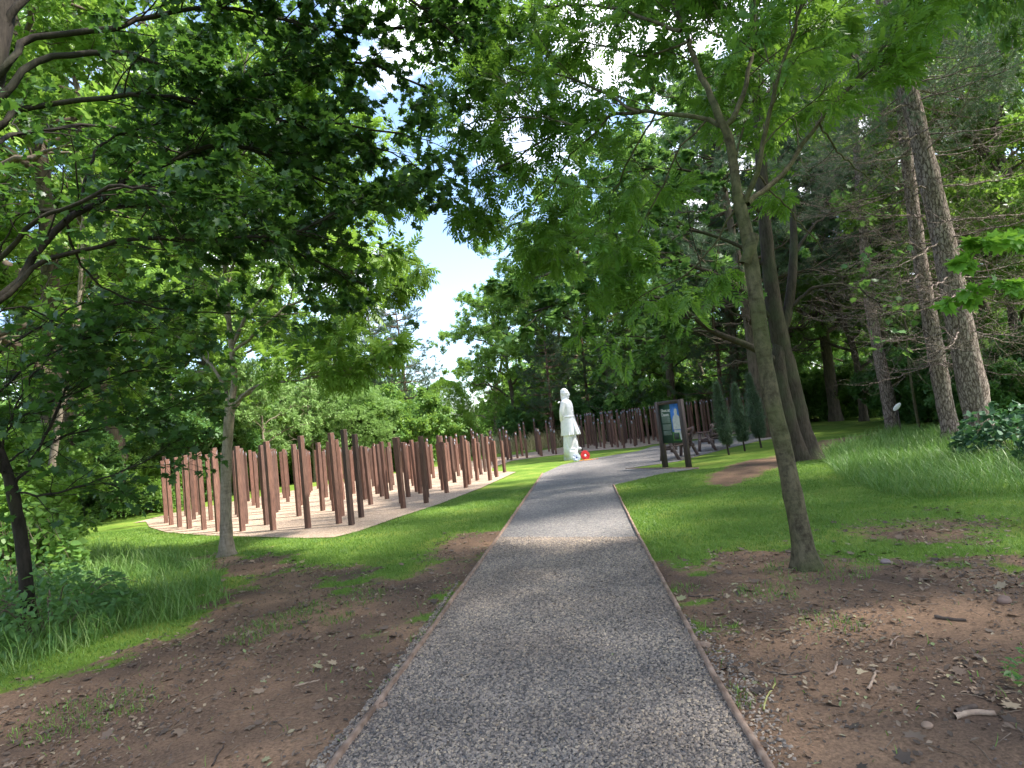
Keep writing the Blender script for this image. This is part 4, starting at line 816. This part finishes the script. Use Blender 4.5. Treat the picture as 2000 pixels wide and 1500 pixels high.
def shrubp(seed, lf, tmpl, size, R_=1.0, H=2.0, n=26, name='shrub', nl=4, L=.6):
    T = Plant(seed); g = T.g; c = dict(nc=[4, 4], wander=.22, up=.02, nl=nl, size=size, ldepth=1, droop=-.1, flat=.9, ang=.8)
    for k in range(n):
        a_ = g.uniform(0, 6.28); e = g.uniform(0, 1) ** .6 * R_; h = H * g.uniform(.6, 1) * (1 - .4 * (e / R_) ** 2); b_ = np.array([math.cos(a_) * e * .5, math.sin(a_) * e * .5, -.05])
        p_, r_ = T.limb([b_, b_ + [math.cos(a_) * e * .25, math.sin(a_) * e * .25, h * .55], b_ + [math.cos(a_) * e * .8, math.sin(a_) * e * .8, h]], .018, .006, 8, 5, wob=.02); T.along(p_, r_, .26, L, 2 if L > .5 else 1, c, t0=.08, taper=.7, r_=.008)
    t_ = thing(name, 'x', 'shrub'); T.wood('stems', b_twig, t_); T.crown('foliage', lf, t_, tmpl, tilt=.7); print(name, len(T.lp)); return t_
PR['s'] = shrubp(321, m_mid, SPR, .26); PR['d'] = shrubp(322, m_dark, SPR, .26); PR['b'] = shrubp(323, m_bright, SPR, .24)
def dense(seed, lf, H, R_, n, size, name, bk, flame=False, tmpl=SPR, cat='tree', z0=.05, stems=1):
    """a clipped-looking or columnar crown: leaf sprays filling an egg, thickest near its skin"""
    T = Plant(seed); g = T.g; T.limb([(0, 0, -.05), (g.normal() * .02, 0, H * .4), (0, g.normal() * .02, H * .9)], .05 * R_ + .02, .01, 12, 12)
    for k in range(int(18 * H)):
        z = g.uniform(z0 * H, H * .9); a_ = g.uniform(0, 6.28); rr = R_ * .8 * math.sin(math.pi * min(1, ((z / H) * .92 + .06)) ** .75); b_ = np.array([0, 0, z - rr * .3]); d = np.array([math.cos(a_) * rr, math.sin(a_) * rr, rr * .3 + (.3 * rr if flame else 0)]); T.limb([b_, b_ + d * .5 + [0, 0, .02], b_ + d], .008, .003, 5, 3)
    for k in range(n):
        z = g.uniform(z0, 1) ** 1.0; a_ = g.uniform(0, 6.28); rr = R_ * math.sqrt(max(0, 1 - (2 * z ** 1.15 - .92) ** 2 * .98)) * (g.uniform(.35, 1) ** .4) * (1 if not flame else math.sin(math.pi * (z * .92 + .06) ** .75)) * (1 + .13 * math.sin(a_ * 5 + z * 17) + .1 * math.sin(a_ * 3 - z * 31)); rr *= 1 + (.22 if flame else .05) * g.normal(); b_ = np.array([math.cos(a_) * rr, math.sin(a_) * rr, z * H]); T.lp.append(b_)
        T.ld.append(np.array([math.cos(a_) * .8, math.sin(a_) * .8, 1.6 if flame else .5]) + g.normal(size=3) * .4); T.ls.append(size * g.uniform(.6, 1.3))
    t_ = thing(name, 'x', cat); T.wood('trunk', bk, t_, lobes=.2); T.crown('crown', lf, t_, tmpl, tilt=2.5); return t_
PR['h'] = dense(331, m_bright, 10.0, 3.4, 9000, .45, 'hornbeam_tree', b_back)
PR['r'] = dense(332, m_pale, 10.0, 4.9, 12000, .5, 'round_tree', b_back)
PR['c'] = dense(333, m_cyp, 2.3, .20, 900, .17, 'narrow_conifer', b_dark, flame=True, tmpl=[tuft(7, 12, .035), tuft(8, 12, .035)], z0=.16)
USED = set(); TR = {k: treeof(v) for k, v in PR.items()}
gg = np.random.default_rng(77)
def put(k, px, dep, H, label, group=None, base_h=10.0, sx=1.0, xy=None, tilt=None):
    x, y = xy if xy is not None else D(px, dep); s_ = H / base_h; z = gz1(x, y) - .02; rz = gg.uniform(0, 6.28); tl = (gg.normal() * .03, gg.normal() * .03) if tilt is None else tilt
    if k not in USED:
        USED.add(k); o = PR[k]; o.location = (x, y, z); o.rotation_euler = (tl[0], tl[1], rz); o.scale = (s_ * sx, s_ * sx, s_); o['label'] = label
        if group: o['group'] = group
    else: o = dup(PR[k], TR[k], (x, y, z), rz, (s_ * sx, s_ * sx, s_), label, group, tl)
    return o
W1 = 'woodland trees behind the left lawn'; W2 = 'trees beyond the gravel bed'; W3 = 'woodland trees on the right'
for k, px, dep, H, lb, gr in [
    ('B', -120, 11, 16, 'bright green tree just beyond the left edge, crown showing behind the sycamore limbs', W1),
    ('B', 90, 15, 18, 'tall bright green tree behind the slender dark tree', W1),
    ('A', -20, 22, 13, 'mid green tree deep in the left wood at the picture edge', W1),
    ('A', 250, 21, 20, 'tall leafy tree rising behind the sycamore limbs left of the grey ash', W1),
    ('B', 340, 26, 19, 'mid green tree behind the left end of the front post row', W1),
    ('A', 160, 27, 11, 'leafy tree filling the shade behind the slim pale trunk', W1),
    ('B', 440, 31, 17, 'tall yellowish green tree behind the grey ash trunk', W1),
    ('A', 545, 36, 13, 'tall mid green tree behind the pale ash thicket', W1),
    ('P', 520, 25.5, 5.6, 'low pale feathery ash directly behind the left posts', W2),
    ('P', 610, 29, 5.2, 'second pale feathery tree right of the low pale ash', W2),
    ('r', 690, 31, 5.0, 'rounded pale green tree behind the middle of the posts', W2),
    ('s', 770, 33, 4.2, 'bushy mid green tree left of the clipped hornbeam', W2),
    ('O', 745, 44, 13, 'slim grey-green pine left of the tall roadside pine in the sky gap', W2),
    ('N', 800, 41, 11, 'feathery grey-green pine standing against the white cloud', W2),
    ('h', 878, 40, 5.4, 'egg-shaped clipped hornbeam below the sky gap', W2),
    ('B', 975, 50, 5.2, 'small yellowish tree at the right foot of the sky gap', W2),
    ('A', 935, 62, 4.4, 'distant low dark tree at the bottom of the sky gap', W2),
    ('B', 1012, 46, 14, 'tall tree forming the right side of the sky gap', W2),
    ('N', 1080, 42, 9.2, 'dark pine with an orange trunk left of the statue', W2),
    ('N', 1150, 45, 10.5, 'dark pine rising directly behind the statue', W2),
    ('N', 1218, 41, 8.8, 'pine with a bare tan trunk between statue and sign', W2),
    ('A', 1110, 50, 14, 'tall mid green tree behind the dark pines', W2),
    ('B', 1265, 46, 8.5, 'bright bushy tree behind the posts left of the sign', W2),
    ('A', 1330, 42, 11.5, 'broad leafy tree rising behind the information sign', W3),
    ('N', 1410, 34, 9.5, 'pine with a reddish dry trunk behind the narrow conifers', W3),
    ('K', 1460, 40, 13, 'dark tree seen left of the leaning ash trunk', W3),
    ('A', 1540, 44, 12, 'mid green tree seen between the ash and the dark twin stems', W3),
    ('B', 1640, 46, 12, 'bright tree beyond the small sunlit lawn on the right', W3),
    ('K', 1700, 38, 12, 'dark tree behind the two-tone pine trunk', W3),
    ('A', 1800, 33, 12, 'mid green tree behind the thin sapling on the right', W3),
    ('K', 1880, 27, 12, 'dark tree behind the thick scaly pine', W3),
    ('B', 2010, 20, 12, 'yellow-green tree in the upper right corner', W3),
    ('A', 1390, 60, 15, 'tallest far tree above the information sign', W3),
    ('A', 650, 55, 13, 'far tall tree behind the rounded pale tree', W2)]:
    put(k, px, dep, H, lb, gr, base_h=2.0 if k == 's' else 10.0)
for k, px, dep, H, lb in [('B', 968, 55, 15, 'tall bright tree at the right edge of the sky gap, farthest back'), ('A', 1190, 46, 19, 'very tall tree whose crown shows above the dark pines'), ('K', 1310, 39, 20, 'very tall dark tree high above the information sign'), ('A', 1425, 34, 19, 'very tall tree behind the leaning ash, above the conifers'), ('O', 1530, 30, 20, 'very tall pine right of the leaning ash stem'), ('K', 1625, 33, 21, 'very tall dark tree over the small sunlit lawn'),
    ('O', 1735, 28, 19, 'very tall pine behind the two-tone pine'), ('B', 1850, 30, 20, 'very tall yellow-green tree between the scaly pines'), ('A', 1965, 24, 18, 'very tall tree right of the thick scaly pine'), ('B', 2090, 18, 16, 'tall yellow-green tree at the far right edge'), ('O', 1480, 25.5, 17, 'slim tall pine between the leaning ash and the dark twin stems')]:
    put(k, px, dep, H, lb, W3)
x_, y_ = G(1688, 822)[:2]; put('A', 0, 0, 13, 'lone bare-stemmed trunk leaning on the small sunlit lawn at right', W3, xy=(x_, y_), tilt=(0, -.06))
x_, y_ = G(130, 1016)[:2]; put('O', 0, 0, 11, 'pinkish pine trunk in the shade beyond the left lawn', W1, xy=(x_, y_), tilt=(0, .05))
x_, y_ = G(992, 862)[:2]
# unseen trees added for shade, out of frame at right and behind the viewer
for k, x_, y_, H, lb, sx_ in [('A', 7.5, -3.0, 13, 'unseen shade tree added outside the right edge behind the viewer', 1), ('K', 9.8, 1.6, 20, 'unseen very tall tree added for shade just outside the right edge near the viewer', .62), ('A', 12.6, 5.2, 20, 'unseen very tall tree added for shade outside the right edge beyond the bare earth', .62), ('A', -4.5, -4.5, 12, 'unseen shade tree added behind the viewer to the left', 1), ('K', 7.9, 3.4, 15, 'unseen slim tree added for shade just outside the right edge opposite the leaning ash', .5), ('A', 11.9, 8.3, 22, 'unseen very tall slim tree added for shade outside the right edge beside the bramble', .42)]:
    put(k, 0, 0, H, lb, 'unseen trees added to shade the near ground and canopy', xy=(x_, y_), sx=sx_)
# understorey shrubs
SH = 'shrubs under the trees'
for k, px, dep, H, lb in [
    ('s', 20, 14, 2.6, 'leafy shrub at the left edge behind the slender tree'), ('b', -60, 10, 2.2, 'bright shrub at the left frame edge'), ('d', 110, 20, 3.0, 'dark shrub in the left shade right of the slim trunk'), ('s', 200, 22, 2.8, 'shrub behind the pinkish pine trunk'),
    ('b', 285, 21, 1.5, 'low nettle-like shrub at the left end of the posts'), ('d', 330, 24, 4.0, 'tall dark shrub behind the leftmost posts'), ('s', 400, 27, 3.4, 'mid green shrub behind the front-row posts'), ('b', 470, 29, 3.6, 'bright shrub behind the grey ash trunk'), ('b', 590, 32, 3.2, 'bright shrub between the pale ashes'),
    ('d', 1040, 44, 3.2, 'dark shrub in the pine shade left of the statue'), ('d', 1130, 43, 3.4, 'dark shrub directly behind the statue'), ('d', 1200, 42, 3.4, 'dark shrub right of the statue behind the posts'), ('s', 1260, 41, 3.4, 'mid green shrub behind the posts left of the sign'), ('d', 1330, 40, 3.2, 'dark shrub behind the information sign'), ('s', 1385, 40, 3.0, 'shrub behind the posts right of the sign'),
    ('d', 1450, 38, 3.6, 'dark shrub behind the narrow conifers'), ('s', 1520, 40, 3.6, 'shrub seen just left of the dark twin stems'), ('s', 1610, 36, 3.0, 'shrub at the back of the small sunlit lawn, left part'), ('d', 1660, 37, 3.2, 'dark shrub at the back of the small sunlit lawn, right part'), ('s', 1720, 33, 3.0, 'shrub behind the two-tone pine'), ('d', 1775, 27, 3.0, 'dark shrub behind the thin sapling'),
    ('d', 1830, 24, 3.2, 'dark shrub between sapling and pines'), ('d', 1900, 21, 3.6, 'tall dark shrub behind the thick pine'), ('d', 2010, 17, 2.6, 'dark shrub at the right frame edge behind the bramble')]:
    put(k, px, dep, H, lb, SH, base_h=2.0)
for (bx, by), H, lb in [((1424, 889), 2.25, 'leftmost narrow conifer beside the benches'), ((1455, 881), 2.2, 'middle narrow conifer of the three'), ((1487, 874), 2.5, 'rightmost and tallest narrow conifer next to the ash trunk')]:
    x_, y_ = G(bx, by)[:2]; put('c', 0, 0, H, lb, 'three narrow conifers on the grass', base_h=2.3, xy=(x_, y_), tilt=(0, -.05))

# far-off wood closing the horizon
g = np.random.default_rng(55); n = 42000; th = g.uniform(rad(-62), rad(62), n); rr = g.uniform(66, 84, n)
gap = np.abs((np.degrees(th) + 5.2) / 4.5); hmax = np.where(gap < 1, 3.2 + 4.5 * gap ** 2, 9 + 4 * vnoise(th * 40, th * 0, 1, 3)); hmax = np.where((gap >= 1) & (gap < 2), 7.7 + (gap - 1) * 3, hmax)
z = g.random(n) ** .8 * hmax * (.8 + .3 * vnoise(th * 140, rr * .3, 1, 4)); pos = np.stack([rr * np.sin(th), rr * np.cos(th), z], 1); Yv = nrm(g.normal(size=(n, 3)) + [0, 0, .4]); Xv = nrm(np.cross(Yv, g.normal(size=(n, 3)))); Zv = np.cross(Xv, Yv)
mb = MB(); inst(mb, SPR[0][0], SPR[0][1], pos, Xv, Yv, Zv, g.uniform(.9, 1.9, n)); tag(mb.build('distant_woodland', m_mid), 'distant belt of woodland closing the view behind the trees', 'woodland', kind='stuff')

# bare saplings and ivy on the right
T = Plant(107); base = G(1797, 848); dS = base[1]; p_, r_ = T.limb([base, P(1785, 780, dS), P(1774, 700, dS), P(1765, 600, dS), P(1750, 480, dS)], .045, .02, 16, 12); T.along(p_, r_, .35, 1.2, 2, dict(nc=[3, 3], wander=.2, nl=2, size=.14, flat=.6), t0=.4, r_=.01)
ts = thing('sapling', 'thin straight sapling between the two-tone pine and the scaly pines', 'sapling', tuple(base)); T.wood('trunk', b_ash, ts, base); T.crown('crown', m_mid, ts, MAPLE, base)
def bush(seed, ctr_, R_, H, n, size, mat, tmpl, name, label, cat, droop=-.2, tilt=.6, nt=20):
    T = Plant(seed); g = T.g; ctr_ = np.array([ctr_[0], ctr_[1], gz1(ctr_[0], ctr_[1])])
    for k in range(nt):
        a_ = g.uniform(0, 6.28); d = np.array([math.cos(a_), math.sin(a_), 0]) * R_ * g.uniform(.3, 1); T.limb([ctr_ + d * .2, ctr_ + d * .6 + [0, 0, H * g.uniform(.5, .9)], ctr_ + d * 1.05 + [0, 0, H * g.uniform(.2, .7)]], .008, .003, 8, 4)
    for k in range(n):
        a_ = g.uniform(0, 6.28); e = g.uniform() ** .5; z = H * (1 - e ** 2) ** .5 * g.uniform(.15, 1) ** .5 * (1 + .25 * math.sin(a_ * 4 + e * 7)); q = ctr_ + [math.cos(a_) * e * R_, math.sin(a_) * e * R_, max(.02, z)]
        T.lp.append(q); T.ld.append(np.array([math.cos(a_), math.sin(a_), droop]) + g.normal(size=3) * .6); T.ls.append(size * g.uniform(.5, 1.25))
    t_ = thing(name, label, cat, tuple(ctr_)); T.wood('stems', b_twig, t_, ctr_); T.crown('foliage', mat, t_, tmpl, ctr_, tilt=tilt); return t_
OV = ([(0, 0, 0), (.3, .15, .05), (.38, .45, .03), (.2, .8, 0), (0, 1, -.06), (-.2, .8, 0), (-.38, .45, .03), (-.3, .15, .05)], [[(0, 1, 2, 3), (0, 3, 4, 5), (0, 5, 6, 7)]]); OV = (OV[0], [[(0, 1, 2, 3), (0, 5, 6, 7)], [(0, 3, 4, 5)]])
bush(401, D(1950, 11.7), .9, .9, 1100, .14, m_ivy, OV, 'bramble', 'dark bramble and ivy mound at the foot of the thick scaly pine', 'bramble')
bush(402, D(2100, 9.5), .9, 1.2, 1100, .14, m_ivy, OV, 'bramble', 'ivy leaved bush at the right frame edge nearest the viewer', 'bramble')
bush(403, G(95, 1240)[:2], .85, .55, 1500, .09, m_dark, RHOMB, 'nettles', 'dark nettle patch around the foot of the slender left tree', 'nettles')
bush(404, G(20, 1190)[:2], .9, .6, 1300, .09, m_dark, RHOMB, 'nettles', 'dark nettle patch at the left frame edge', 'nettles')
bush(405, D(20, 9.0), .9, 1.3, 1300, .12, m_mid, OV, 'shrub', 'leafy shrub low at the left edge behind the slender trunk', 'shrub')
bush(406, D(270, 20.5), 1.5, 1.0, 2500, .14, m_mid, RHOMB, 'nettles', 'nettle bank at the left end of the gravel bed', 'nettles')
bush(407, G(1990, 1350)[:2] + np.array([.35, 0]), .32, .14, 350, .045, m_dark, RHOMB, 'weeds', 'dark low weeds at the lower right picture edge', 'weeds')
# lime-green sprays hanging in from the right
for sd_, lst, dep, lb in [(411, [(2120, 430), (2040, 450), (1990, 470), (1930, 480), (1890, 500)], 4.2, 'upper lime green maple spray hanging in at the right edge'), (412, [(2120, 560), (2040, 555), (1980, 560), (1920, 570), (1880, 575)], 4.3, 'lower lime green maple spray hanging in at the right edge')]:
    T = Plant(sd_); c = dict(nc=[3, 3], wander=.15, up=-.02, nl=5, size=.10, droop=-.3, flat=.5); b0 = P(*lst[0], dep); p_, r_ = T.limb([P(a_, b_, dep) for a_, b_ in lst], .010, .003, 10, 5); T.along(p_, r_, .09, .2, 1, c, t0=.2, taper=.6, r_=.003)
    b1 = P(2300, 420, dep); T.limb([b1, (b1 + b0) / 2 + [0, 0, .05], b0], .016, .010, 6, 6)
    t_ = thing('maple_spray', lb, 'branch', tuple(b1), group='maple sprays at the right edge'); T.wood('twigs', b_twig, t_, b1); T.crown('leaves', m_spray, t_, MAPLE, b1, tilt=.5)

# white oval marker on a thin stake
p = G(1761, 851); mk = thing('marker', 'white oval plaque on a thin stake beside the two-tone pine', 'marker', (p[0], p[1], 0)); mb = MB(); mb.box((0, 0, .40), (.02, .02, .9)); mb.build('stake', m_dkwood, mk)
mb = MB(); blob(mb, (-.02, -.03, .93), (.17, .02, .075), 20, 10, rot=(rad(-38), 'Y')); mb.build('plaque', m_white, mk, smooth=True)

# ------------------------------------------------------------------ grass, litter, sticks
BL_V = [(-.5, 0, 0), (.5, 0, 0), (.42, .10, .45), (-.42, .10, .45), (.28, .33, .82), (-.28, .33, .82), (0, .72, .95)]; BL_F = [[(0, 1, 2, 3), (3, 2, 4, 5)], [(5, 4, 6)]]
def blades(name, pts_, h0, h1, wd, mat, label, g, cat='grass'):
    n = len(pts_); th = g.uniform(0, 6.28, n); X = np.stack([np.cos(th), np.sin(th), 0 * th], 1); Y = np.stack([-np.sin(th), np.cos(th), 0 * th], 1); Z = nrm(np.stack([g.normal(size=n) * .36, g.normal(size=n) * .36, np.ones(n)], 1)); h = h0 + (h1 - h0) * g.random(n) ** 1.6 * (.5 + fbm(pts_[:, 0], pts_[:, 1], 2.5, 7))
    pos = np.stack([pts_[:, 0], pts_[:, 1], gz(pts_[:, 0], pts_[:, 1]) - .004], 1); mb = MB(); inst(mb, BL_V, BL_F, pos, X, Y, Z, np.stack([np.full(n, wd) * g.uniform(.6, 1.3, n), h, h], 1)); o = mb.build(name, mat); tag(o, label, cat, kind='stuff'); return o
m_grass = leafmat('grass_blade', [(.07, .15, .02), (.12, .22, .035), (.20, .28, .06)], (.14, .32, .03), .3, clump=.8)
m_long = leafmat('long_grass_blade', [(.07, .16, .035), (.12, .23, .05), (.24, .32, .11)], (.16, .32, .04), .3, clump=1.5)
m_dry = leafmat('dry_grass', [(.28, .24, .12), (.42, .36, .19), (.5, .44, .25)], (.4, .35, .2), .2)
g = np.random.default_rng(61)
BC = G(1575, 1118)[:2] + np.array([.1, 0]); TUFTS = [(*G(a_, b_)[:2], c_) for a_, b_, c_ in ((1330, 1150, .16), (1350, 1082, .3), (1440, 1365, .12), (1620, 1215, .2), (540, 1215, .35), (480, 1245, .2), (170, 1390, .4), (700, 1168, .3), (835, 1245, .14), (655, 1205, .2), (600, 1190, .25), (1500, 1160, .25), (1960, 1060, .4))]
view = np.array([G(-60, 1560)[:2], G(-60, 1040)[:2], D(-60, 16), D(2060, 15), G(2060, 1560)[:2]])
q = rnd_in(view, 420000, g); dd2 = np.hypot(q[:, 0], q[:, 1]); so_ = soil(q[:, 0], q[:, 1]) + (fbm(q[:, 0], q[:, 1], 6, 71) - .5) * .5; off = np.maximum(sdf(q[:, 0], q[:, 1], path), sdf(q[:, 0], q[:, 1], bed)); keep = (off < -.03) & (g.random(len(q)) < np.clip(-so_ * 2.2 + .10, 0, 1) + .012)
k3 = (off < -.03) & ~keep & (g.random(len(q)) < .35) & (np.hypot(q[:, 0] - BC[0], q[:, 1] - BC[1]) < .38 + .2 * fbm(q[:, 0], q[:, 1], 8, 5)); keep |= k3
for cx_, cy_, rr_ in TUFTS: keep |= (off < .0) & (np.hypot(q[:, 0] - cx_, q[:, 1] - cy_) < rr_ * (.6 + .8 * fbm(q[:, 0], q[:, 1], 9, 5))) & (g.random(len(q)) < .6)
q = q[keep]; blades('lawn_grass', q, .022, .06, .006, m_grass, 'short mown grass of the lawn in front of the viewer', g); print('lawn', len(q))
LG1 = PX([(60, 1075), (200, 1070), (330, 1090), (430, 1130), (450, 1180), (380, 1205), (240, 1240), (60, 1310), (-40, 1340), (-60, 1100)])
q = rnd_in(LG1, 15000, g); q = q[g.random(len(q)) < .2 + fbm(q[:, 0], q[:, 1], 2.2, 81) * 1.2]; blades('long_grass', q, .08, .40, .007, m_long, 'long unmown grass left of the grey ash', g)
LG2 = PX([(1600, 885), (1700, 855), (1760, 842), (1900, 850), (2040, 900), (2040, 960), (1900, 975), (1760, 975), (1640, 940)])
q = rnd_in(LG2, 22000, g); q = q[g.random(len(q)) < .3 + fbm(q[:, 0], q[:, 1], 1.5, 82)]; blades('long_grass', q, .10, .44, .009, m_long, 'long unmown grass around the pines on the right', g)
LG3 = PX([(-60, 1045), (100, 1030), (220, 1000), (320, 985), (200, 960), (-60, 980)])
q = rnd_in(LG3, 6000, g); blades('long_grass', q, .2, .6, .016, m_long, 'long grass under the trees at the back of the left lawn', g)
q = np.stack([g.uniform(-9, 8, 16000), g.uniform(38.5, 50, 16000)], 1); q = q[q[:, 1] > 37 + .5 * np.abs(q[:, 0])]; blades('field_grass', q, .5, 1.5, .03, m_dry, 'pale dry field grass beyond the memorial posts', g, 'field grass')

m_lit, t, b = newmat('dead_leaf'); ge = node(t, 'ShaderNodeNewGeometry'); r = ramp(t, [(0, (.05, .035, .025)), (.45, (.12, .08, .055)), (.8, (.22, .155, .105)), (.94, (.31, .24, .15)), (1, (.17, .22, .08))]); t.links.new(ge.outputs['Random Per Island'], r.inputs['Fac']); t.links.new(r.outputs['Color'], b.inputs['Base Color']); b.inputs['Roughness'].default_value = .8
def litter(name, pts_, smin, smax, tmpl, mat, label, g, flat_=.25):
    n = len(pts_); th = g.uniform(0, 6.28, n); Z = nrm(np.stack([g.normal(size=n) * flat_, g.normal(size=n) * flat_, np.ones(n)], 1)); Y = nrm(np.cross(Z, np.stack([np.cos(th), np.sin(th), 0 * th], 1))); X = np.cross(Y, Z); mb = MB(); off = sdf(pts_[:, 0], pts_[:, 1], path)
    pos = np.stack([pts_[:, 0], pts_[:, 1], np.where(off > 0, .018, gz(pts_[:, 0], pts_[:, 1]) + .008)], 1); inst(mb, tmpl[0], tmpl[1], pos, X, Y, Z, g.uniform(smin, smax, n)); o = mb.build(name, mat); tag(o, label, 'leaf litter', kind='stuff'); return o
q = rnd_in(np.array([D(-100, 1.5), D(-60, 10.5), D(2060, 12), D(2100, 1.5)]), 110000, g); s_ = soil(q[:, 0], q[:, 1]); off = sdf(q[:, 0], q[:, 1], path); dens = fbm(q[:, 0], q[:, 1], 1.4, 91)
keep = (off < -.03) & (s_ > -.15) & (g.random(len(q)) < np.clip((dens - .30) * 1.9, .03, 1) * np.where(q[:, 0] > 0, 1.0, .75))
litter('leaf_litter', q[keep], .015, .05, RHOMB, m_lit, 'crumbled brown leaf litter on the bare earth either side of the path', g, .4)
k2 = (off < -.02) & (s_ > -.4) & (g.random(len(q)) < .011); litter('fallen_leaves', q[k2], .045, .095, MAPLE, m_lit, 'curled fallen maple leaves scattered on the bare earth', g, .25)
q = rnd_in(near, 190, g); litter('path_leaves', q, .015, .05, RHOMB, m_lit, 'small dry leaves lying on the gravel path', g, .2)
q = rnd_in(np.array([D(-100, 1.5), D(-60, 9), D(2060, 10), D(2100, 1.5)]), 9000, g); s_ = soil(q[:, 0], q[:, 1]); off = sdf(q[:, 0], q[:, 1], path); q = q[(off < -.03) & (s_ > 0)]
m_peb = plain('pebble', (.10, .075, .06), (.20, .155, .13), 3, .8); chips('soil_pebbles', q[:2600], .006, .018, m_peb, 'small pebbles pressed into the bare earth', g, None)
T = Plant(77); g = T.g
q = rnd_in(np.array([D(-100, 1.8), D(-60, 8), D(2060, 9), D(2100, 1.8)]), 1500, g); s_ = soil(q[:, 0], q[:, 1]); off = sdf(q[:, 0], q[:, 1], path); q = q[(off < -.05) & (s_ > 0)][:420]
for x_, y_ in q:
    a_ = g.uniform(0, 6.28); ln_ = g.uniform(.04, .16); z = gz1(x_, y_) + .006; d = np.array([math.cos(a_), math.sin(a_), 0]); T.limb([np.array([x_, y_, z]), np.array([x_, y_, z + .006]) + d * ln_ * .5 + g.normal(size=3) * [.01, .01, 0], np.array([x_, y_, z]) + d * ln_], .0025, .0015, 5, 4)
o = T.wood('small_twigs', plain('dry_twig', (.12, .085, .06), (.24, .18, .13), 20, .8), None); tag(o, 'many thin broken twigs strewn on the bare earth', 'twigs', kind='stuff')
m_stick = plain('stick_bark', (.22, .15, .11), (.36, .27, .20), 25, .8, .2); m_stick2 = plain('dark_stick_bark', (.05, .035, .028), (.10, .075, .06), 25, .9, .3); m_yel = plain('green_stalk', (.34, .32, .10), (.42, .38, .15), 20, .7)
for lst, r_, mt, lb in [([(1614, 1312), (1630, 1305), (1634, 1288)], .008, m_stick, 'short curved pinkish stick on the bare earth right of the path'), ([(1694, 1340), (1703, 1325), (1708, 1308)], .009, m_stick, 'short upright looking brown stick on the right earth'), ([(1492, 1386), (1492, 1370), (1505, 1345), (1514, 1328)], .006, m_yel, 'yellow green bent stalk beside the right edging board'),
                        ([(1862, 1398), (1900, 1388), (1943, 1390)], .016, m_stick, 'long pale stick near the lower right corner'), ([(1868, 1392), (1885, 1384), (1906, 1378)], .018, m_stick2, 'dark rotten stick above the long pale stick'), ([(1826, 1207), (1850, 1210), (1888, 1213)], .013, m_stick2, 'dark thick stick lying in the litter at the right'), ([(1738, 1258), (1745, 1245), (1758, 1240)], .006, m_stick, 'small hooked twig on the right bare earth'),
                        ([(1502, 1308), (1540, 1310), (1580, 1305)], .005, m_stick2, 'thin straight dark twig right of the path joint'), ([(1345, 1165), (1365, 1167), (1395, 1165)], .007, m_stick2, 'thin dark twig beside the small grass tuft at the path edge'), ([(360, 1250), (385, 1240), (403, 1228)], .006, m_stick, 'pale thin stick at the edge of the long grass on the left'), ([(575, 1340), (600, 1335), (625, 1328)], .006, m_stick, 'thin pale stick on the left bare earth'), ([(415, 1500), (425, 1480), (437, 1460)], .006, m_stick2, 'dark crooked twig at the bottom left of the earth')]:
    T = Plant(int(lst[0][0])); ps = []
    for a_, b_ in lst: v = G(a_, b_); v[2] = gz1(v[0], v[1]) + r_ * .8; ps.append(v)
    ps = np.array(ps); T.limb(ps - ps[0], r_, r_ * .7, 9, 8, wob=.002); o = T.wood('stick', mt, None); o.location = tuple(ps[0]); tag(o, lb, 'stick', 'sticks on the ground')
for (a_, b_), rs, mt, lb in [((1729, 1098), (.045, .035, .024), plain('pink_stone', (.20, .15, .15), (.27, .20, .19), 12, .7), 'smooth pinkish stone on the grass right of the leaning ash'), ((1962, 1184), (.045, .035, .03), plain('brown_stone', (.16, .105, .085), (.22, .15, .12), 12, .8), 'rounded brown stone near the right frame edge'), ((1809, 1412), (.026, .022, .014), plain('tan_stone', (.24, .16, .11), (.31, .21, .15), 12, .8), 'small tan stone on the lower right earth')]:
    v = G(a_, b_); mb = MB(); blob(mb, (0, 0, rs[2] * .6), rs, 16, 10); mb.v[0] = mb.v[0] * (1 + .12 * np.sin(mb.v[0][:, :1] * 90 + mb.v[0][:, 1:2] * 60)); o = mb.build('stone', mt, smooth=True, loc=(v[0], v[1], gz1(v[0], v[1]))); tag(o, lb, 'stone', 'stones on the ground')
print('done')
